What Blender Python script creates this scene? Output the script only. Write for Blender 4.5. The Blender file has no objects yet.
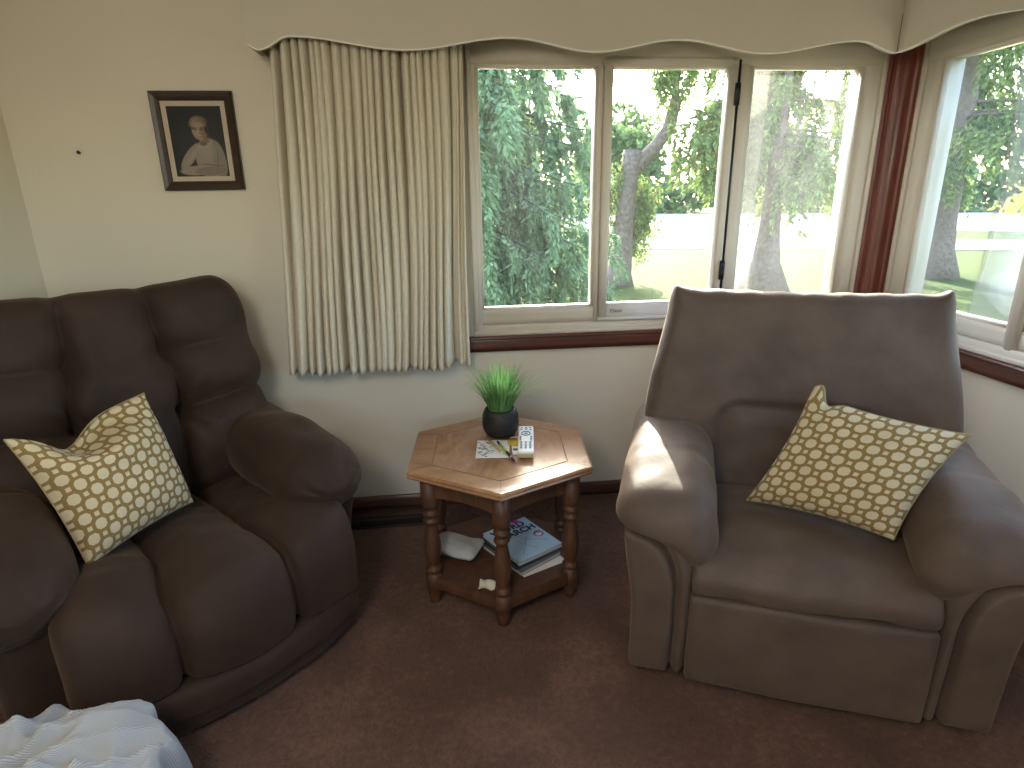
import bpy, math, random
import numpy as np
from mathutils import Vector, Matrix

scene = bpy.context.scene
COL = scene.collection
rng = np.random.default_rng(7)
random.seed(7)

# ------------------------------------------------------------------ materials
def srgb(r, g, b):
    def f(c):
        c /= 255.0
        return c / 12.92 if c <= .04045 else ((c + .055) / 1.055) ** 2.4
    return (f(r), f(g), f(b), 1.0)

class NT:
    def __init__(s, name):
        s.m = bpy.data.materials.new(name); s.m.use_nodes = True
        s.t = s.m.node_tree; s.t.nodes.clear()
        s.out = s.n('ShaderNodeOutputMaterial')
    def n(s, typ, **kw):
        nd = s.t.nodes.new(typ)
        for k, v in kw.items(): setattr(nd, k, v)
        return nd
    def l(s, a, b): s.t.links.new(a, b)
    def val(s, sock, v):
        if hasattr(v, 'is_output') or isinstance(v, bpy.types.NodeSocket): s.l(v, sock)
        else: sock.default_value = v
    def math(s, op, a, b=0.0, c=None):
        nd = s.n('ShaderNodeMath', operation=op); s.val(nd.inputs[0], a); s.val(nd.inputs[1], b)
        if c is not None: s.val(nd.inputs[2], c)
        return nd.outputs[0]
    def mix(s, fac, a, b):
        nd = s.n('ShaderNodeMix', data_type='RGBA'); s.val(nd.inputs[0], fac); s.val(nd.inputs[6], a); s.val(nd.inputs[7], b)
        return nd.outputs[2]
    def noise(s, vec, scale, detail=3.0, rough=.55, dist=0.0):
        nd = s.n('ShaderNodeTexNoise'); s.l(vec, nd.inputs['Vector'])
        nd.inputs['Scale'].default_value = scale; nd.inputs['Detail'].default_value = detail
        nd.inputs['Roughness'].default_value = rough; nd.inputs['Distortion'].default_value = dist
        return nd.outputs['Fac']
    def ramp(s, fac, stops):
        nd = s.n('ShaderNodeValToRGB'); s.l(fac, nd.inputs[0]); cr = nd.color_ramp
        while len(cr.elements) < len(stops): cr.elements.new(.5)
        for e, (p, c) in zip(cr.elements, stops): e.position = p; e.color = c
        return nd.outputs[0]
    def coord(s, which='Object', scale=None):
        tc = s.n('ShaderNodeTexCoord'); o = tc.outputs[which]
        if scale:
            mp = s.n('ShaderNodeMapping'); s.l(o, mp.inputs[0]); mp.inputs['Scale'].default_value = scale; o = mp.outputs[0]
        return o
    def bump(s, h, strength=.2, dist=.01):
        nd = s.n('ShaderNodeBump'); nd.inputs['Strength'].default_value = strength; nd.inputs['Distance'].default_value = dist
        s.l(h, nd.inputs['Height']); return nd.outputs[0]
    def bsdf(s, col, rough=.6, normal=None, sheen=0.0, spec=.5, metal=0.0, sheen_tint=None, sheen_rough=.4, coat=0.0):
        b = s.n('ShaderNodeBsdfPrincipled'); s.val(b.inputs['Base Color'], col); s.val(b.inputs['Roughness'], rough)
        b.inputs['Metallic'].default_value = metal; b.inputs['Specular IOR Level'].default_value = spec
        b.inputs['Sheen Weight'].default_value = sheen; b.inputs['Sheen Roughness'].default_value = sheen_rough
        if sheen_tint: b.inputs['Sheen Tint'].default_value = sheen_tint
        b.inputs['Coat Weight'].default_value = coat; b.inputs['Coat Roughness'].default_value = .15
        if normal is not None: s.l(normal, b.inputs['Normal'])
        s.l(b.outputs[0], s.out.inputs[0]); return b

def plain(name, col, rough=.6, var=.08, scale=6.0, bump=0.0, bscale=80.0, spec=.4, metal=0.0, sheen=0.0, coat=0.0):
    m = NT(name); v = m.coord()
    f = m.noise(v, scale)
    dark = tuple(c * (1 - var) for c in col[:3]) + (1,); lite = tuple(min(1, c * (1 + var)) for c in col[:3]) + (1,)
    c = m.mix(f, dark, lite)
    nm = m.bump(m.noise(v, bscale, 2.0), bump, .005) if bump else None
    m.bsdf(c, rough, nm, sheen=sheen, spec=spec, metal=metal, coat=coat)
    return m.m

def fabric(name, base, alt, sheen, tint, bump=.35, rough=.85, spec=.15):
    m = NT(name); v = m.coord()
    big = m.noise(v, 5.0, 4.0, .6); fine = m.noise(v, 420.0, 2.0)
    wr = m.noise(v, 22.0, 3.0, .6, .6)
    c = m.mix(m.math('MULTIPLY_ADD', big, 2.4, -.7), base, alt)
    h = m.math('ADD', m.math('MULTIPLY', fine, .12), wr)
    m.bsdf(c, rough, m.bump(h, bump, .006), sheen=sheen, spec=spec, sheen_tint=tint, sheen_rough=.5)
    return m.m

def wood(name, dark, mid, lite, axis=(1, 14, 14), rough=.35, coat=.2, scale=3.0):
    m = NT(name); v = m.coord('Object', axis)
    n1 = m.noise(v, scale, 5.0, .6, 1.2); n2 = m.noise(v, scale * 9, 2.0, .5)
    f = m.math('MULTIPLY_ADD', n2, .25, m.math('MULTIPLY', n1, .8))
    c = m.ramp(f, [(.25, dark), (.5, mid), (.75, lite)])
    m.bsdf(c, rough, m.bump(f, .08, .003), spec=.45, coat=coat)
    return m.m

M = {}
M['wall'] = plain('wall_paint', (.67, .62, .515, 1), .85, .04, 1.5, .06, 260, spec=.2)
M['ceiling'] = plain('ceiling_paint', (.72, .70, .65, 1), .9, .03, 2, .1, 150)
M['valance'] = plain('valance_paint', (.53, .495, .42, 1), .75, .04, 2, .03, 200, spec=.25)
M['lip'] = plain('valance_edge_paint', (.80, .78, .74, 1), .5, .03, 3)
M['frame'] = plain('window_frame_paint', (.58, .53, .45, 1), .45, .06, 5, .03, 90, spec=.4)
M['sash'] = plain('vinyl_sash_white', (.66, .66, .67, 1), .35, .03, 5)
M['mahogany'] = wood('mahogany_trim', (.075, .016, .010, 1), (.14, .032, .02, 1), (.22, .06, .035, 1), (14, 14, 1), .35, .3, 2.5)
M['mahoganyx'] = wood('mahogany_sill', (.05, .016, .011, 1), (.09, .03, .02, 1), (.14, .05, .033, 1), (1, 1, 14), .35, .3, 2.5)
M['base'] = wood('baseboard_wood', (.05, .021, .012, 1), (.10, .045, .026, 1), (.15, .07, .04, 1), (1, 1, 12), .45, .1, 2.5)
M['left_fab'] = fabric('brown_microfibre', (.023, .013, .009, 1), (.041, .0235, .016, 1), .12, (.85, .6, .42, 1), .35, .7, .25)
M['right_fab'] = fabric('taupe_microfibre', (.068, .046, .035, 1), (.118, .082, .062, 1), .20, (.9, .7, .52, 1), .22, .62, .42)
M['oak'] = wood('oak_table', (.16, .075, .035, 1), (.30, .155, .075, 1), (.42, .24, .13, 1), (3, 9, 9), .28, .5, 2.2)
M['oak_inlay'] = wood('oak_inlay', (.17, .085, .042, 1), (.32, .17, .09, 1), (.44, .26, .15, 1), (9, 3, 9), .24, .6, 2.0)
M['oak_dark'] = wood('oak_legs', (.042, .016, .008, 1), (.085, .036, .018, 1), (.13, .062, .032, 1), (9, 9, 1.4), .5, .08, 2.2)
M['pot'] = plain('black_pot', (.012, .013, .012, 1), .55, .2, 20, .5, 120)
M['metal_dark'] = plain('dark_metal', (.03, .03, .035, 1), .4, .1, 10, metal=.6)
M['vent'] = plain('brown_register_metal', (.045, .022, .016, 1), .5, .1, 10)
M['slot'] = plain('register_slot', (.004, .003, .003, 1), .9, .1, 10)
M['pframe'] = wood('walnut_frame', (.016, .008, .005, 1), (.032, .017, .010, 1), (.055, .03, .018, 1), (6, 6, 6), .4, .2)
M['mat'] = plain('frame_mat', (.50, .42, .33, 1), .8, .04, 30)
M['paper'] = plain('paper_white', (.78, .78, .77, 1), .7, .03, 8)
M['cream'] = plain('paper_cream', (.66, .62, .52, 1), .8, .06, 10)
M['ink'] = plain('ink', (.03, .03, .035, 1), .7, .1, 10)
M['ink_blue'] = plain('ink_blue', (.16, .25, .42, 1), .7, .1, 10)
M['title_ink'] = plain('title_ink', (.012, .014, .03, 1), .6, .1, 10)
M['cover'] = plain('cover_light_blue', (.42, .64, .92, 1), .28, .04, 5, coat=.2)
M['badge'] = plain('badge_red', (.55, .08, .16, 1), .4, .05, 5)
M['magenta'] = plain('badge_magenta', (.42, .07, .38, 1), .4, .05, 5)
M['pages'] = plain('book_pages', (.50, .47, .42, 1), .9, .15, 60)
M['pages_dark'] = plain('book_pages_dark_grey', (.12, .12, .13, 1), .9, .3, 60)  # dark grey page blocks for the two middle books
M['seam'] = plain('seam_gold', (.33, .26, .13, 1), .9, .1, 20)
M['cover_dark'] = plain('cover_charcoal', (.03, .03, .04, 1), .4, .2, 10)
M['cover_grey'] = plain('cover_grey', (.22, .23, .26, 1), .4, .2, 10)
M['remote'] = plain('remote_white', (.74, .76, .78, 1), .4, .02, 10)
M['remote_end'] = plain('remote_gold', (.42, .36, .22, 1), .35, .05, 10)
M['button'] = plain('remote_button', (.13, .20, .30, 1), .5, .1, 10)
M['pencil'] = plain('pencil_tan', (.42, .31, .14, 1), .5, .1, 10)
M['marker'] = plain('marker_green', (.30, .48, .09, 1), .4, .1, 10)
M['marker_dark'] = plain('marker_black', (.012, .014, .013, 1), .4, .1, 10)
M['yellow'] = plain('label_yellow', (.66, .48, .07, 1), .6, .06, 10)
M['nail'] = plain('nail_metal', (.05, .045, .04, 1), .5, .1, 10, metal=.5)
M['fill_lamp_base'] = plain('fill_lamp_metal', (.5, .48, .42, 1), .4, .05, 5, metal=.4)
M['bark'] = plain('tree_bark', (.17, .12, .09, 1), .95, .75, 14, 1.0, 22)
M['bark_dark'] = plain('tree_bark_dark', (.10, .085, .075, 1), .95, .5, 9, 1.0, 22)
M['road'] = plain('asphalt_road', (.15, .155, .17, 1), .9, .08, .6)
M['drive'] = plain('pale_gravel', (.36, .35, .33, 1), .95, .1, .4)
M['post_yellow'] = plain('yellow_stake', (.62, .48, .08, 1), .6, .05, 5)

m = NT('carpet_brown'); v = m.coord()
f1 = m.noise(v, 3.0, 4.0, .62, .4); f2 = m.noise(v, 48.0, 4.0, .7, .5); f3 = m.noise(v, 260.0, 2.0)
mixf = m.math('ADD', m.math('MULTIPLY', f1, .55), m.math('MULTIPLY', f2, .45))
c = m.ramp(mixf, [(.33, (.065, .027, .016, 1)), (.5, (.140, .062, .038, 1)), (.68, (.28, .145, .098, 1))])
h = m.math('ADD', m.math('MULTIPLY', f2, .8), m.math('MULTIPLY', f3, .5))
m.bsdf(c, .72, m.bump(h, 1.0, .03), sheen=.2, spec=.4, sheen_tint=(.9, .7, .62, 1)); M['carpet'] = m.m

m = NT('curtain_cloth'); v = m.coord()
f = m.noise(v, 900, 2); g = m.noise(v, 60, 3)
c = m.mix(g, (.70, .64, .51, 1), (.81, .76, .64, 1))
b = m.bsdf(c, .9, m.bump(f, .25, .002), sheen=.15, spec=.1)
tr = m.n('ShaderNodeBsdfTranslucent'); m.l(c, tr.inputs[0])
mx = m.n('ShaderNodeMixShader'); mx.inputs[0].default_value = .22
m.l(b.outputs[0], mx.inputs[1]); m.l(tr.outputs[0], mx.inputs[2]); m.l(mx.outputs[0], m.out.inputs[0]); M['curtain'] = m.m

def glass(name, haze, tint=(.97, .99, .985, 1)):
    m = NT(name); v = m.coord()
    t = m.n('ShaderNodeBsdfTransparent'); t.inputs[0].default_value = tint
    g = m.n('ShaderNodeBsdfGlossy'); g.inputs['Roughness'].default_value = .03
    lw = m.n('ShaderNodeLayerWeight'); lw.inputs[0].default_value = .12
    mx = m.n('ShaderNodeMixShader'); m.l(m.math('MULTIPLY', lw.outputs['Fresnel'], .5), mx.inputs[0])
    m.l(t.outputs[0], mx.inputs[1]); m.l(g.outputs[0], mx.inputs[2])
    d = m.n('ShaderNodeBsdfTranslucent'); d.inputs[0].default_value = (.9, .93, .95, 1)
    mx2 = m.n('ShaderNodeMixShader')
    st = m.coord('Object', (5, 5, 1.2)); nz = m.noise(st, 3.0, 4.0, .6)
    m.l(m.math('MULTIPLY', nz, haze * 2), mx2.inputs[0])
    m.l(mx.outputs[0], mx2.inputs[1]); m.l(d.outputs[0], mx2.inputs[2]); m.l(mx2.outputs[0], m.out.inputs[0])
    return m.m
M['glass'] = glass('window_glass', .004)
M['glass_dusty'] = glass('window_glass_dusty', .017)
M['picture_glass'] = None

def leaf(name, a, b, trans=.35):
    m = NT(name); v = m.coord('Object'); f = m.noise(v, 1.7, 3); 
    g = m.n('ShaderNodeNewGeometry'); 
    c = m.mix(f, a, b)
    c2 = m.mix(g.outputs['Random Per Island'], c, tuple(min(1, x * 1.5) for x in b[:3]) + (1,))
    d = m.n('ShaderNodeBsdfDiffuse'); m.l(c2, d.inputs[0]); t = m.n('ShaderNodeBsdfTranslucent'); m.l(c2, t.inputs[0])
    mx = m.n('ShaderNodeMixShader'); mx.inputs[0].default_value = trans
    m.l(d.outputs[0], mx.inputs[1]); m.l(t.outputs[0], mx.inputs[2]); m.l(mx.outputs[0], m.out.inputs[0]); return m.m
M['spruce'] = leaf('spruce_needles', (.085, .15, .095, 1), (.18, .26, .13, 1))
M['pine'] = leaf('pine_needles', (.055, .095, .04, 1), (.19, .24, .075, 1))
M['far_leaf'] = leaf('far_leaves', (.045, .085, .04, 1), (.12, .18, .065, 1))
M['yellow_leaf'] = leaf('sapling_leaves', (.45, .50, .07, 1), (.6, .62, .12, 1))
M['grass_blade'] = leaf('grass_blade', (.045, .13, .05, 1), (.15, .29, .11, 1), .25)
m = NT('lawn_grass'); v = m.coord(); f1 = m.noise(v, .5, 4); f2 = m.noise(v, 14, 4, .7)
c = m.ramp(m.math('ADD', m.math('MULTIPLY', f1, .5), m.math('MULTIPLY', f2, .5)), [(.3, (.024, .046, .006, 1)), (.55, (.050, .076, .012, 1)), (.75, (.10, .11, .025, 1))])
m.bsdf(c, .95, m.bump(f2, .5, .05), spec=.1); M['lawn'] = m.m

# cushion lattice: rounded cells with small squares between, pale on golden tan
m = NT('cushion_lattice'); tc = m.n('ShaderNodeTexCoord'); sp = m.n('ShaderNodeSeparateXYZ'); m.l(tc.outputs['UV'], sp.inputs[0])
K = 6.7
u = m.math('MULTIPLY', m.math('ADD', sp.outputs[0], sp.outputs[1]), K); w = m.math('MULTIPLY', m.math('SUBTRACT', sp.outputs[0], sp.outputs[1]), K)
def cell(x): return m.math('SUBTRACT', m.math('FRACT', x), .5)
cx, cy = cell(u), cell(w); ax, ay = m.math('ABSOLUTE', cx), m.math('ABSOLUTE', cy)
octa = m.math('MAXIMUM', m.math('MAXIMUM', ax, ay), m.math('MULTIPLY', m.math('ADD', ax, ay), .74))
in_oct = m.math('LESS_THAN', octa, .36)
sq = m.math('ADD', m.math('SUBTRACT', .5, ax), m.math('SUBTRACT', .5, ay))
in_sq = m.math('LESS_THAN', sq, .20)
pale = m.math('MAXIMUM', in_oct, in_sq)
nz = m.noise(m.coord('UV'), 60, 3); patch = m.noise(m.coord('UV'), 4, 2)
cream = m.mix(patch, (.49, .42, .27, 1), (.64, .57, .41, 1)); gold = m.mix(nz, (.20, .135, .05, 1), (.29, .205, .085, 1))
c = m.mix(pale, gold, cream)
m.bsdf(c, .9, m.bump(m.math('ADD', m.math('MULTIPLY', pale, .5), m.math('MULTIPLY', nz, .6)), .25, .004), sheen=.1, spec=.1); M['cushion'] = m.m

m = NT('blanket_rib'); tc = m.n('ShaderNodeTexCoord'); sp = m.n('ShaderNodeSeparateXYZ'); m.l(tc.outputs['UV'], sp.inputs[0])
rib = m.math('SINE', m.math('MULTIPLY', sp.outputs[1], 1300.0)); g = m.noise(m.coord('UV'), 90, 3)
c = m.mix(m.math('MULTIPLY_ADD', rib, .35, .5), (.29, .31, .33, 1), (.50, .52, .545, 1))
m.bsdf(c, .9, m.bump(m.math('ADD', rib, g), .35, .004), sheen=.1, spec=.1); M['blanket'] = m.m

m = NT('plastic_bag'); b = m.bsdf((.46, .48, .49, 1), .3, m.bump(m.noise(m.coord(), 30, 3, .6, .6), .5, .006), spec=.5); b.inputs['Alpha'].default_value = .9; M['bag'] = m.m
m = NT('fill_lamp_glow'); e = m.n('ShaderNodeEmission'); e.inputs[0].default_value = (1, .86, .66, 1); e.inputs[1].default_value = 4; m.l(e.outputs[0], m.out.inputs[0]); M['glow'] = m.m  # emission for the dome of the added ceiling fill lamp
m = NT('photo_print'); a = m.n('ShaderNodeVertexColor'); a.layer_name = 'print'; m.bsdf(a.outputs[0], .55, spec=.2); M['print'] = m.m

# ------------------------------------------------------------------ mesh helpers
def setp(o, label=None, cat=None, group=None, kind=None):
    if label: o['label'] = label
    if cat: o['category'] = cat
    if group: o['group'] = group
    if kind: o['kind'] = kind
    return o

def mk(name, V, F, mat, parent=None, smooth=True, uv=None, kind=None):
    me = bpy.data.meshes.new(name)
    V = np.asarray(V, dtype=np.float32)
    if isinstance(F, np.ndarray):
        n, k = F.shape
        me.vertices.add(len(V)); me.vertices.foreach_set('co', V.ravel())
        me.loops.add(n * k); me.loops.foreach_set('vertex_index', F.astype(np.int32).ravel())
        me.polygons.add(n); me.polygons.foreach_set('loop_start', np.arange(0, n * k, k, dtype=np.int32))
        me.polygons.foreach_set('loop_total', np.full(n, k, dtype=np.int32))
        me.update(calc_edges=True)
    else:
        me.from_pydata([tuple(map(float, p)) for p in V], [], [tuple(f) for f in F]); me.update()
    me.validate()
    if uv is not None:
        L = me.uv_layers.new(name='UVMap'); idx = np.empty(len(me.loops), dtype=np.int32); me.loops.foreach_get('vertex_index', idx)
        L.data.foreach_set('uv', np.asarray(uv, dtype=np.float32)[idx].ravel())
    me.polygons.foreach_set('use_smooth', np.full(len(me.polygons), bool(smooth)))
    me.materials.append(mat)
    o = bpy.data.objects.new(name, me); COL.objects.link(o)
    if parent is not None: o.parent = parent
    if kind: o['kind'] = kind
    return o

def empty(name, loc=(0, 0, 0), rz=0.0, **kw):
    o = bpy.data.objects.new(name, None); o.empty_display_size = .1; COL.objects.link(o)
    o.location = loc; o.rotation_euler = (0, 0, rz); setp(o, **kw); return o

def rbox(h, r, n=(12, 12, 12)):
    """closed rounded box, half sizes h, radius r; returns V, F(quads)"""
    h = np.array(h, float); r = min(r, *h)
    Vs, Fs, base = [], [], 0
    for ax in range(3):
        a, b = (ax + 1) % 3, (ax + 2) % 3
        def lin(k):
            t = np.linspace(-1, 1, n[k] + 1); hh = h[k]
            return t * hh if r < .02 else hh * np.sin(t * np.pi / 2 * .72) / math.sin(np.pi / 2 * .72)
        ga, gb = np.meshgrid(lin(a), lin(b), indexing='ij')
        for s in (-1, 1):
            P = np.zeros(ga.shape + (3,)); P[..., a] = ga; P[..., b] = gb; P[..., ax] = s * h[ax]
            na, nb = ga.shape; I = np.arange(na * nb).reshape(na, nb) + base
            q = np.stack([I[:-1, :-1], I[1:, :-1], I[1:, 1:], I[:-1, 1:]], -1).reshape(-1, 4)
            if s < 0: q = q[:, ::-1]
            Vs.append(P.reshape(-1, 3)); Fs.append(q); base += na * nb
    V = np.concatenate(Vs); F = np.concatenate(Fs)
    key = np.round(V * 1e5).astype(np.int64); _, first, inv = np.unique(key, axis=0, return_index=True, return_inverse=True)
    V = V[first]; F = inv.reshape(-1)[F]
    inn = np.clip(V, -(h - r), h - r); d = V - inn; L = np.linalg.norm(d, axis=1, keepdims=True); L[L == 0] = 1
    return inn + d / L * r, F

def boxes(lst, bev=0.0):
    """plain boxes (x0,x1,y0,y1,z0,z1) joined as one part"""
    V, F = [], []; b = 0
    for x0, x1, y0, y1, z0, z1 in lst:
        c = np.array([(x0 + x1) / 2, (y0 + y1) / 2, (z0 + z1) / 2]); hh = np.array([abs(x1 - x0) / 2, abs(y1 - y0) / 2, abs(z1 - z0) / 2])
        if bev: v, f = rbox(hh, min(bev, hh.min() * .9), (3, 3, 3))
        else:
            v = np.array([[sx, sy, sz] for sx in (-1, 1) for sy in (-1, 1) for sz in (-1, 1)]) * hh
            f = np.array([[0, 1, 3, 2], [4, 6, 7, 5], [0, 4, 5, 1], [2, 3, 7, 6], [0, 2, 6, 4], [1, 5, 7, 3]])
        V.append(v + c); F.append(f + b); b += len(v)
    return np.concatenate(V), np.concatenate(F)

def grid(P, closed_u=False):
    nu, nv = P.shape[:2]; I = np.arange(nu * nv).reshape(nu, nv)
    if closed_u: I = np.concatenate([I, I[:1]], 0)
    F = np.stack([I[:-1, :-1], I[1:, :-1], I[1:, 1:], I[:-1, 1:]], -1).reshape(-1, 4)
    return P.reshape(-1, 3), F

def lathe(prof, n=24, c=(0, 0, 0)):
    prof = np.array(prof, float); t = np.linspace(0, 2 * np.pi, n, endpoint=False)
    P = np.stack([np.cos(t)[:, None] * prof[None, :, 0], np.sin(t)[:, None] * prof[None, :, 0], np.broadcast_to(prof[None, :, 1], (n, len(prof)))], -1) + np.array(c)
    return grid(P, True)

def tube(pts, rad, n=10, cap=True):
    pts = np.array(pts, float); rad = np.broadcast_to(np.array(rad, float), (len(pts),)); T = np.gradient(pts, axis=0); T /= np.linalg.norm(T, axis=1, keepdims=True) + 1e-9
    up = np.array([0, 0, 1.0]) if abs(T[0, 2]) < .9 else np.array([1.0, 0, 0])
    A = np.cross(T, up); A /= np.linalg.norm(A, axis=1, keepdims=True) + 1e-9; B = np.cross(T, A)
    if cap:
        pts = np.concatenate([pts[:1], pts, pts[-1:]]); A = np.concatenate([A[:1], A, A[-1:]]); B = np.concatenate([B[:1], B, B[-1:]]); rad = np.concatenate([[1e-4], rad, [1e-4]])
    t = np.linspace(0, 2 * np.pi, n, endpoint=False)
    P = pts[None] + (np.cos(t)[:, None, None] * A[None] + np.sin(t)[:, None, None] * B[None]) * rad[None, :, None]
    return grid(P, True)

def merge(*vf):
    V, F, b = [], [], 0
    for v, f in vf: V.append(np.asarray(v)); F.append(np.asarray(f) + b); b += len(v)
    return np.concatenate(V), np.concatenate(F)

def prism(poly, z0, z1, bev=0.0):
    """convex polygon (ccw) extruded, optional edge bevel steps; returns V,F list (ngons)"""
    poly = np.array(poly, float); n = len(poly); c = poly.mean(0)
    rings = [(z0, 1.0), (z1, 1.0)] if not bev else [(z0, 1 - bev), (z0 + (z1 - z0) * .25, 1.0), (z0 + (z1 - z0) * .6, 1.0), (z0 + (z1 - z0) * .75, 1 - bev * .6), (z1, 1 - bev)]
    V = []; F = []
    for z, s in rings: V += [(*(c + (p - c) * s), z) for p in poly]
    for k in range(len(rings) - 1):
        for i in range(n): F.append((k * n + i, k * n + (i + 1) % n, (k + 1) * n + (i + 1) % n, (k + 1) * n + i))
    F.append(tuple(range(n))[::-1]); F.append(tuple((len(rings) - 1) * n + i for i in range(n)))
    return V, F

def sm(a, b, x):
    t = np.clip((x - a) / (b - a), 0, 1); return t * t * (3 - 2 * t)
def gs(x, w): return np.exp(-(x / w) ** 2)

def wob(V, amp, freq, seed):
    """cheap smooth pseudo-noise for cloth wrinkles"""
    r = np.random.default_rng(seed); out = np.zeros(len(V))
    for k in range(9):
        d = r.normal(size=3); d /= np.linalg.norm(d); f = freq * r.uniform(.6, 1.8)
        out += np.sin(V @ d * f + r.uniform(0, 6.28) + 1.5 * np.sin(V @ r.normal(size=3) * freq * .4))
    return out * amp / 3.0

def relax(V, F, it=5, k=.6):
    E_ = np.concatenate([F[:, [0, 1]], F[:, [1, 2]], F[:, [2, 3]], F[:, [3, 0]]]); E_ = np.concatenate([E_, E_[:, ::-1]])
    cnt = np.bincount(E_[:, 0], minlength=len(V))[:, None]
    for _ in range(it):
        S_ = np.zeros_like(V); np.add.at(S_, E_[:, 0], V[E_[:, 1]]); V = V * (1 - k) + k * S_ / np.maximum(cnt, 1)
    return V

def text_mesh(body, size, mat, name, parent, origin, xdir, ydir, ext=.0006, bold=.0):
    cu = bpy.data.curves.new(name + '_curve', 'FONT'); cu.body = body; cu.size = size; cu.extrude = ext; cu.offset = bold; cu.align_x = 'LEFT'
    tmp = bpy.data.objects.new('tmp_text', cu); COL.objects.link(tmp)
    dg = bpy.context.evaluated_depsgraph_get(); me = bpy.data.meshes.new_from_object(tmp.evaluated_get(dg)); me.name = name
    bpy.data.objects.remove(tmp); me.materials.clear(); me.materials.append(mat)
    x = Vector(xdir).normalized(); y = Vector(ydir).normalized(); z = x.cross(y)
    me.transform(Matrix(((x.x, y.x, z.x, origin[0]), (x.y, y.y, z.y, origin[1]), (x.z, y.z, z.z, origin[2]), (0, 0, 0, 1))))
    o = bpy.data.objects.new(name, me); COL.objects.link(o); o.parent = parent; return o

# ------------------------------------------------------------------ camera
H = 1.5
cam = bpy.data.cameras.new('camera'); cam.sensor_width = 36; cam.lens = 603.04 / 1024 * 36; cam.clip_start = .05; cam.clip_end = 400
co = bpy.data.objects.new('camera', cam); COL.objects.link(co); scene.camera = co
P_, R_, Y_ = .3086, -.0165, .1077
fw = Vector((math.sin(Y_) * math.cos(P_), math.cos(Y_) * math.cos(P_), -math.sin(P_)))
rt = Vector((math.cos(Y_), -math.sin(Y_), 0)); up = rt.cross(fw)
rt2 = rt * math.cos(R_) + up * math.sin(R_); up2 = up * math.cos(R_) - rt * math.sin(R_)
mw = Matrix(((rt2.x, up2.x, -fw.x, -2.0915), (rt2.y, up2.y, -fw.y, -2.750), (rt2.z, up2.z, -fw.z, H), (0, 0, 0, 1)))
co.matrix_world = mw

# ------------------------------------------------------------------ room shell
XL, YB, ZC = -3.763, -5.6, 2.45
SZ, HZ = .862, 2.10            # window opening sill / head
W1 = (-1.967, -.115); W2 = (-3.25, -.096)
def struct(name, boxlist, mat, bev=0.0):
    V, F = boxes(boxlist, bev); return setp(mk(name, V, F, mat, smooth=bool(bev)), kind='structure')
struct('floor', [(XL - .14, .14, YB - .14, .14, -.12, 0)], M['carpet'])
struct('ceiling', [(XL - .14, .14, YB - .14, .14, ZC, ZC + .1)], M['ceiling'])
struct('wall_back', [(XL - .14, .14, 0, .14, 0, SZ), (XL - .14, W1[0], 0, .14, SZ, HZ), (W1[1], .14, 0, .14, SZ, HZ), (XL - .14, .14, 0, .14, HZ, ZC)], M['wall'])
struct('wall_right', [(0, .14, W2[1], 0, 0, ZC), (0, .14, W2[0], W2[1], 0, SZ), (0, .14, W2[0], W2[1], HZ, ZC), (0, .14, YB, W2[0], 0, ZC)], M['wall'])
struct('wall_left', [(XL - .14, XL, YB, 0, 0, ZC)], M['wall'])
W_FILL = (-3.4, -1.4, 1.45, 2.25)  # opening for an added window behind the camera, unseen, for fill daylight
struct('wall_front', [(XL - .14, W_FILL[0], YB - .14, YB, 0, ZC), (W_FILL[1], .14, YB - .14, YB, 0, ZC), (W_FILL[0], W_FILL[1], YB - .14, YB, 0, W_FILL[2]), (W_FILL[0], W_FILL[1], YB - .14, YB, W_FILL[3], ZC)], M['wall'])
struct('baseboard_back', [(XL, 0, -.014, 0, 0, .072)], M['base'], .004)
struct('baseboard_right', [(-.014, 0, YB, -.014, 0, .072)], M['base'], .004)
struct('baseboard_left', [(XL, XL + .014, YB, -.014, 0, .072)], M['base'], .004)

# mahogany corner post between the two windows, stepped mouldings
prof = [(-.118, 0.002), (-.118, -.012), (-.098, -.018), (-.086, -.012), (-.070, -.012), (-.062, -.020), (-.040, -.024), (-.030, -.030),
        (-.024, -.040), (-.020, -.060), (-.012, -.068), (-.012, -.082), (-.018, -.090), (-.012, -.100), (.002, -.100), (.002, .002)]
n = len(prof); V = [(x, y, z) for z in (SZ, 2.2) for x, y in prof]
F = [(i, (i + 1) % n, n + (i + 1) % n, n + i) for i in range(n)] + [tuple(range(n))[::-1], tuple(range(n, 2 * n))]
setp(mk('trim_1', V, F, M['mahogany'], smooth=False), kind='structure')
struct('trim_2', [(-2.72, -.03, -.030, 0, .789, SZ), (-2.72, -.03, -.042, 0, SZ - .014, SZ)], M['mahoganyx'], .004)
struct('trim_3', [(-.030, 0, -3.3, -.03, .789, SZ), (-.042, 0, -3.3, -.03, SZ - .014, SZ)], M['mahoganyx'], .004)

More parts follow.
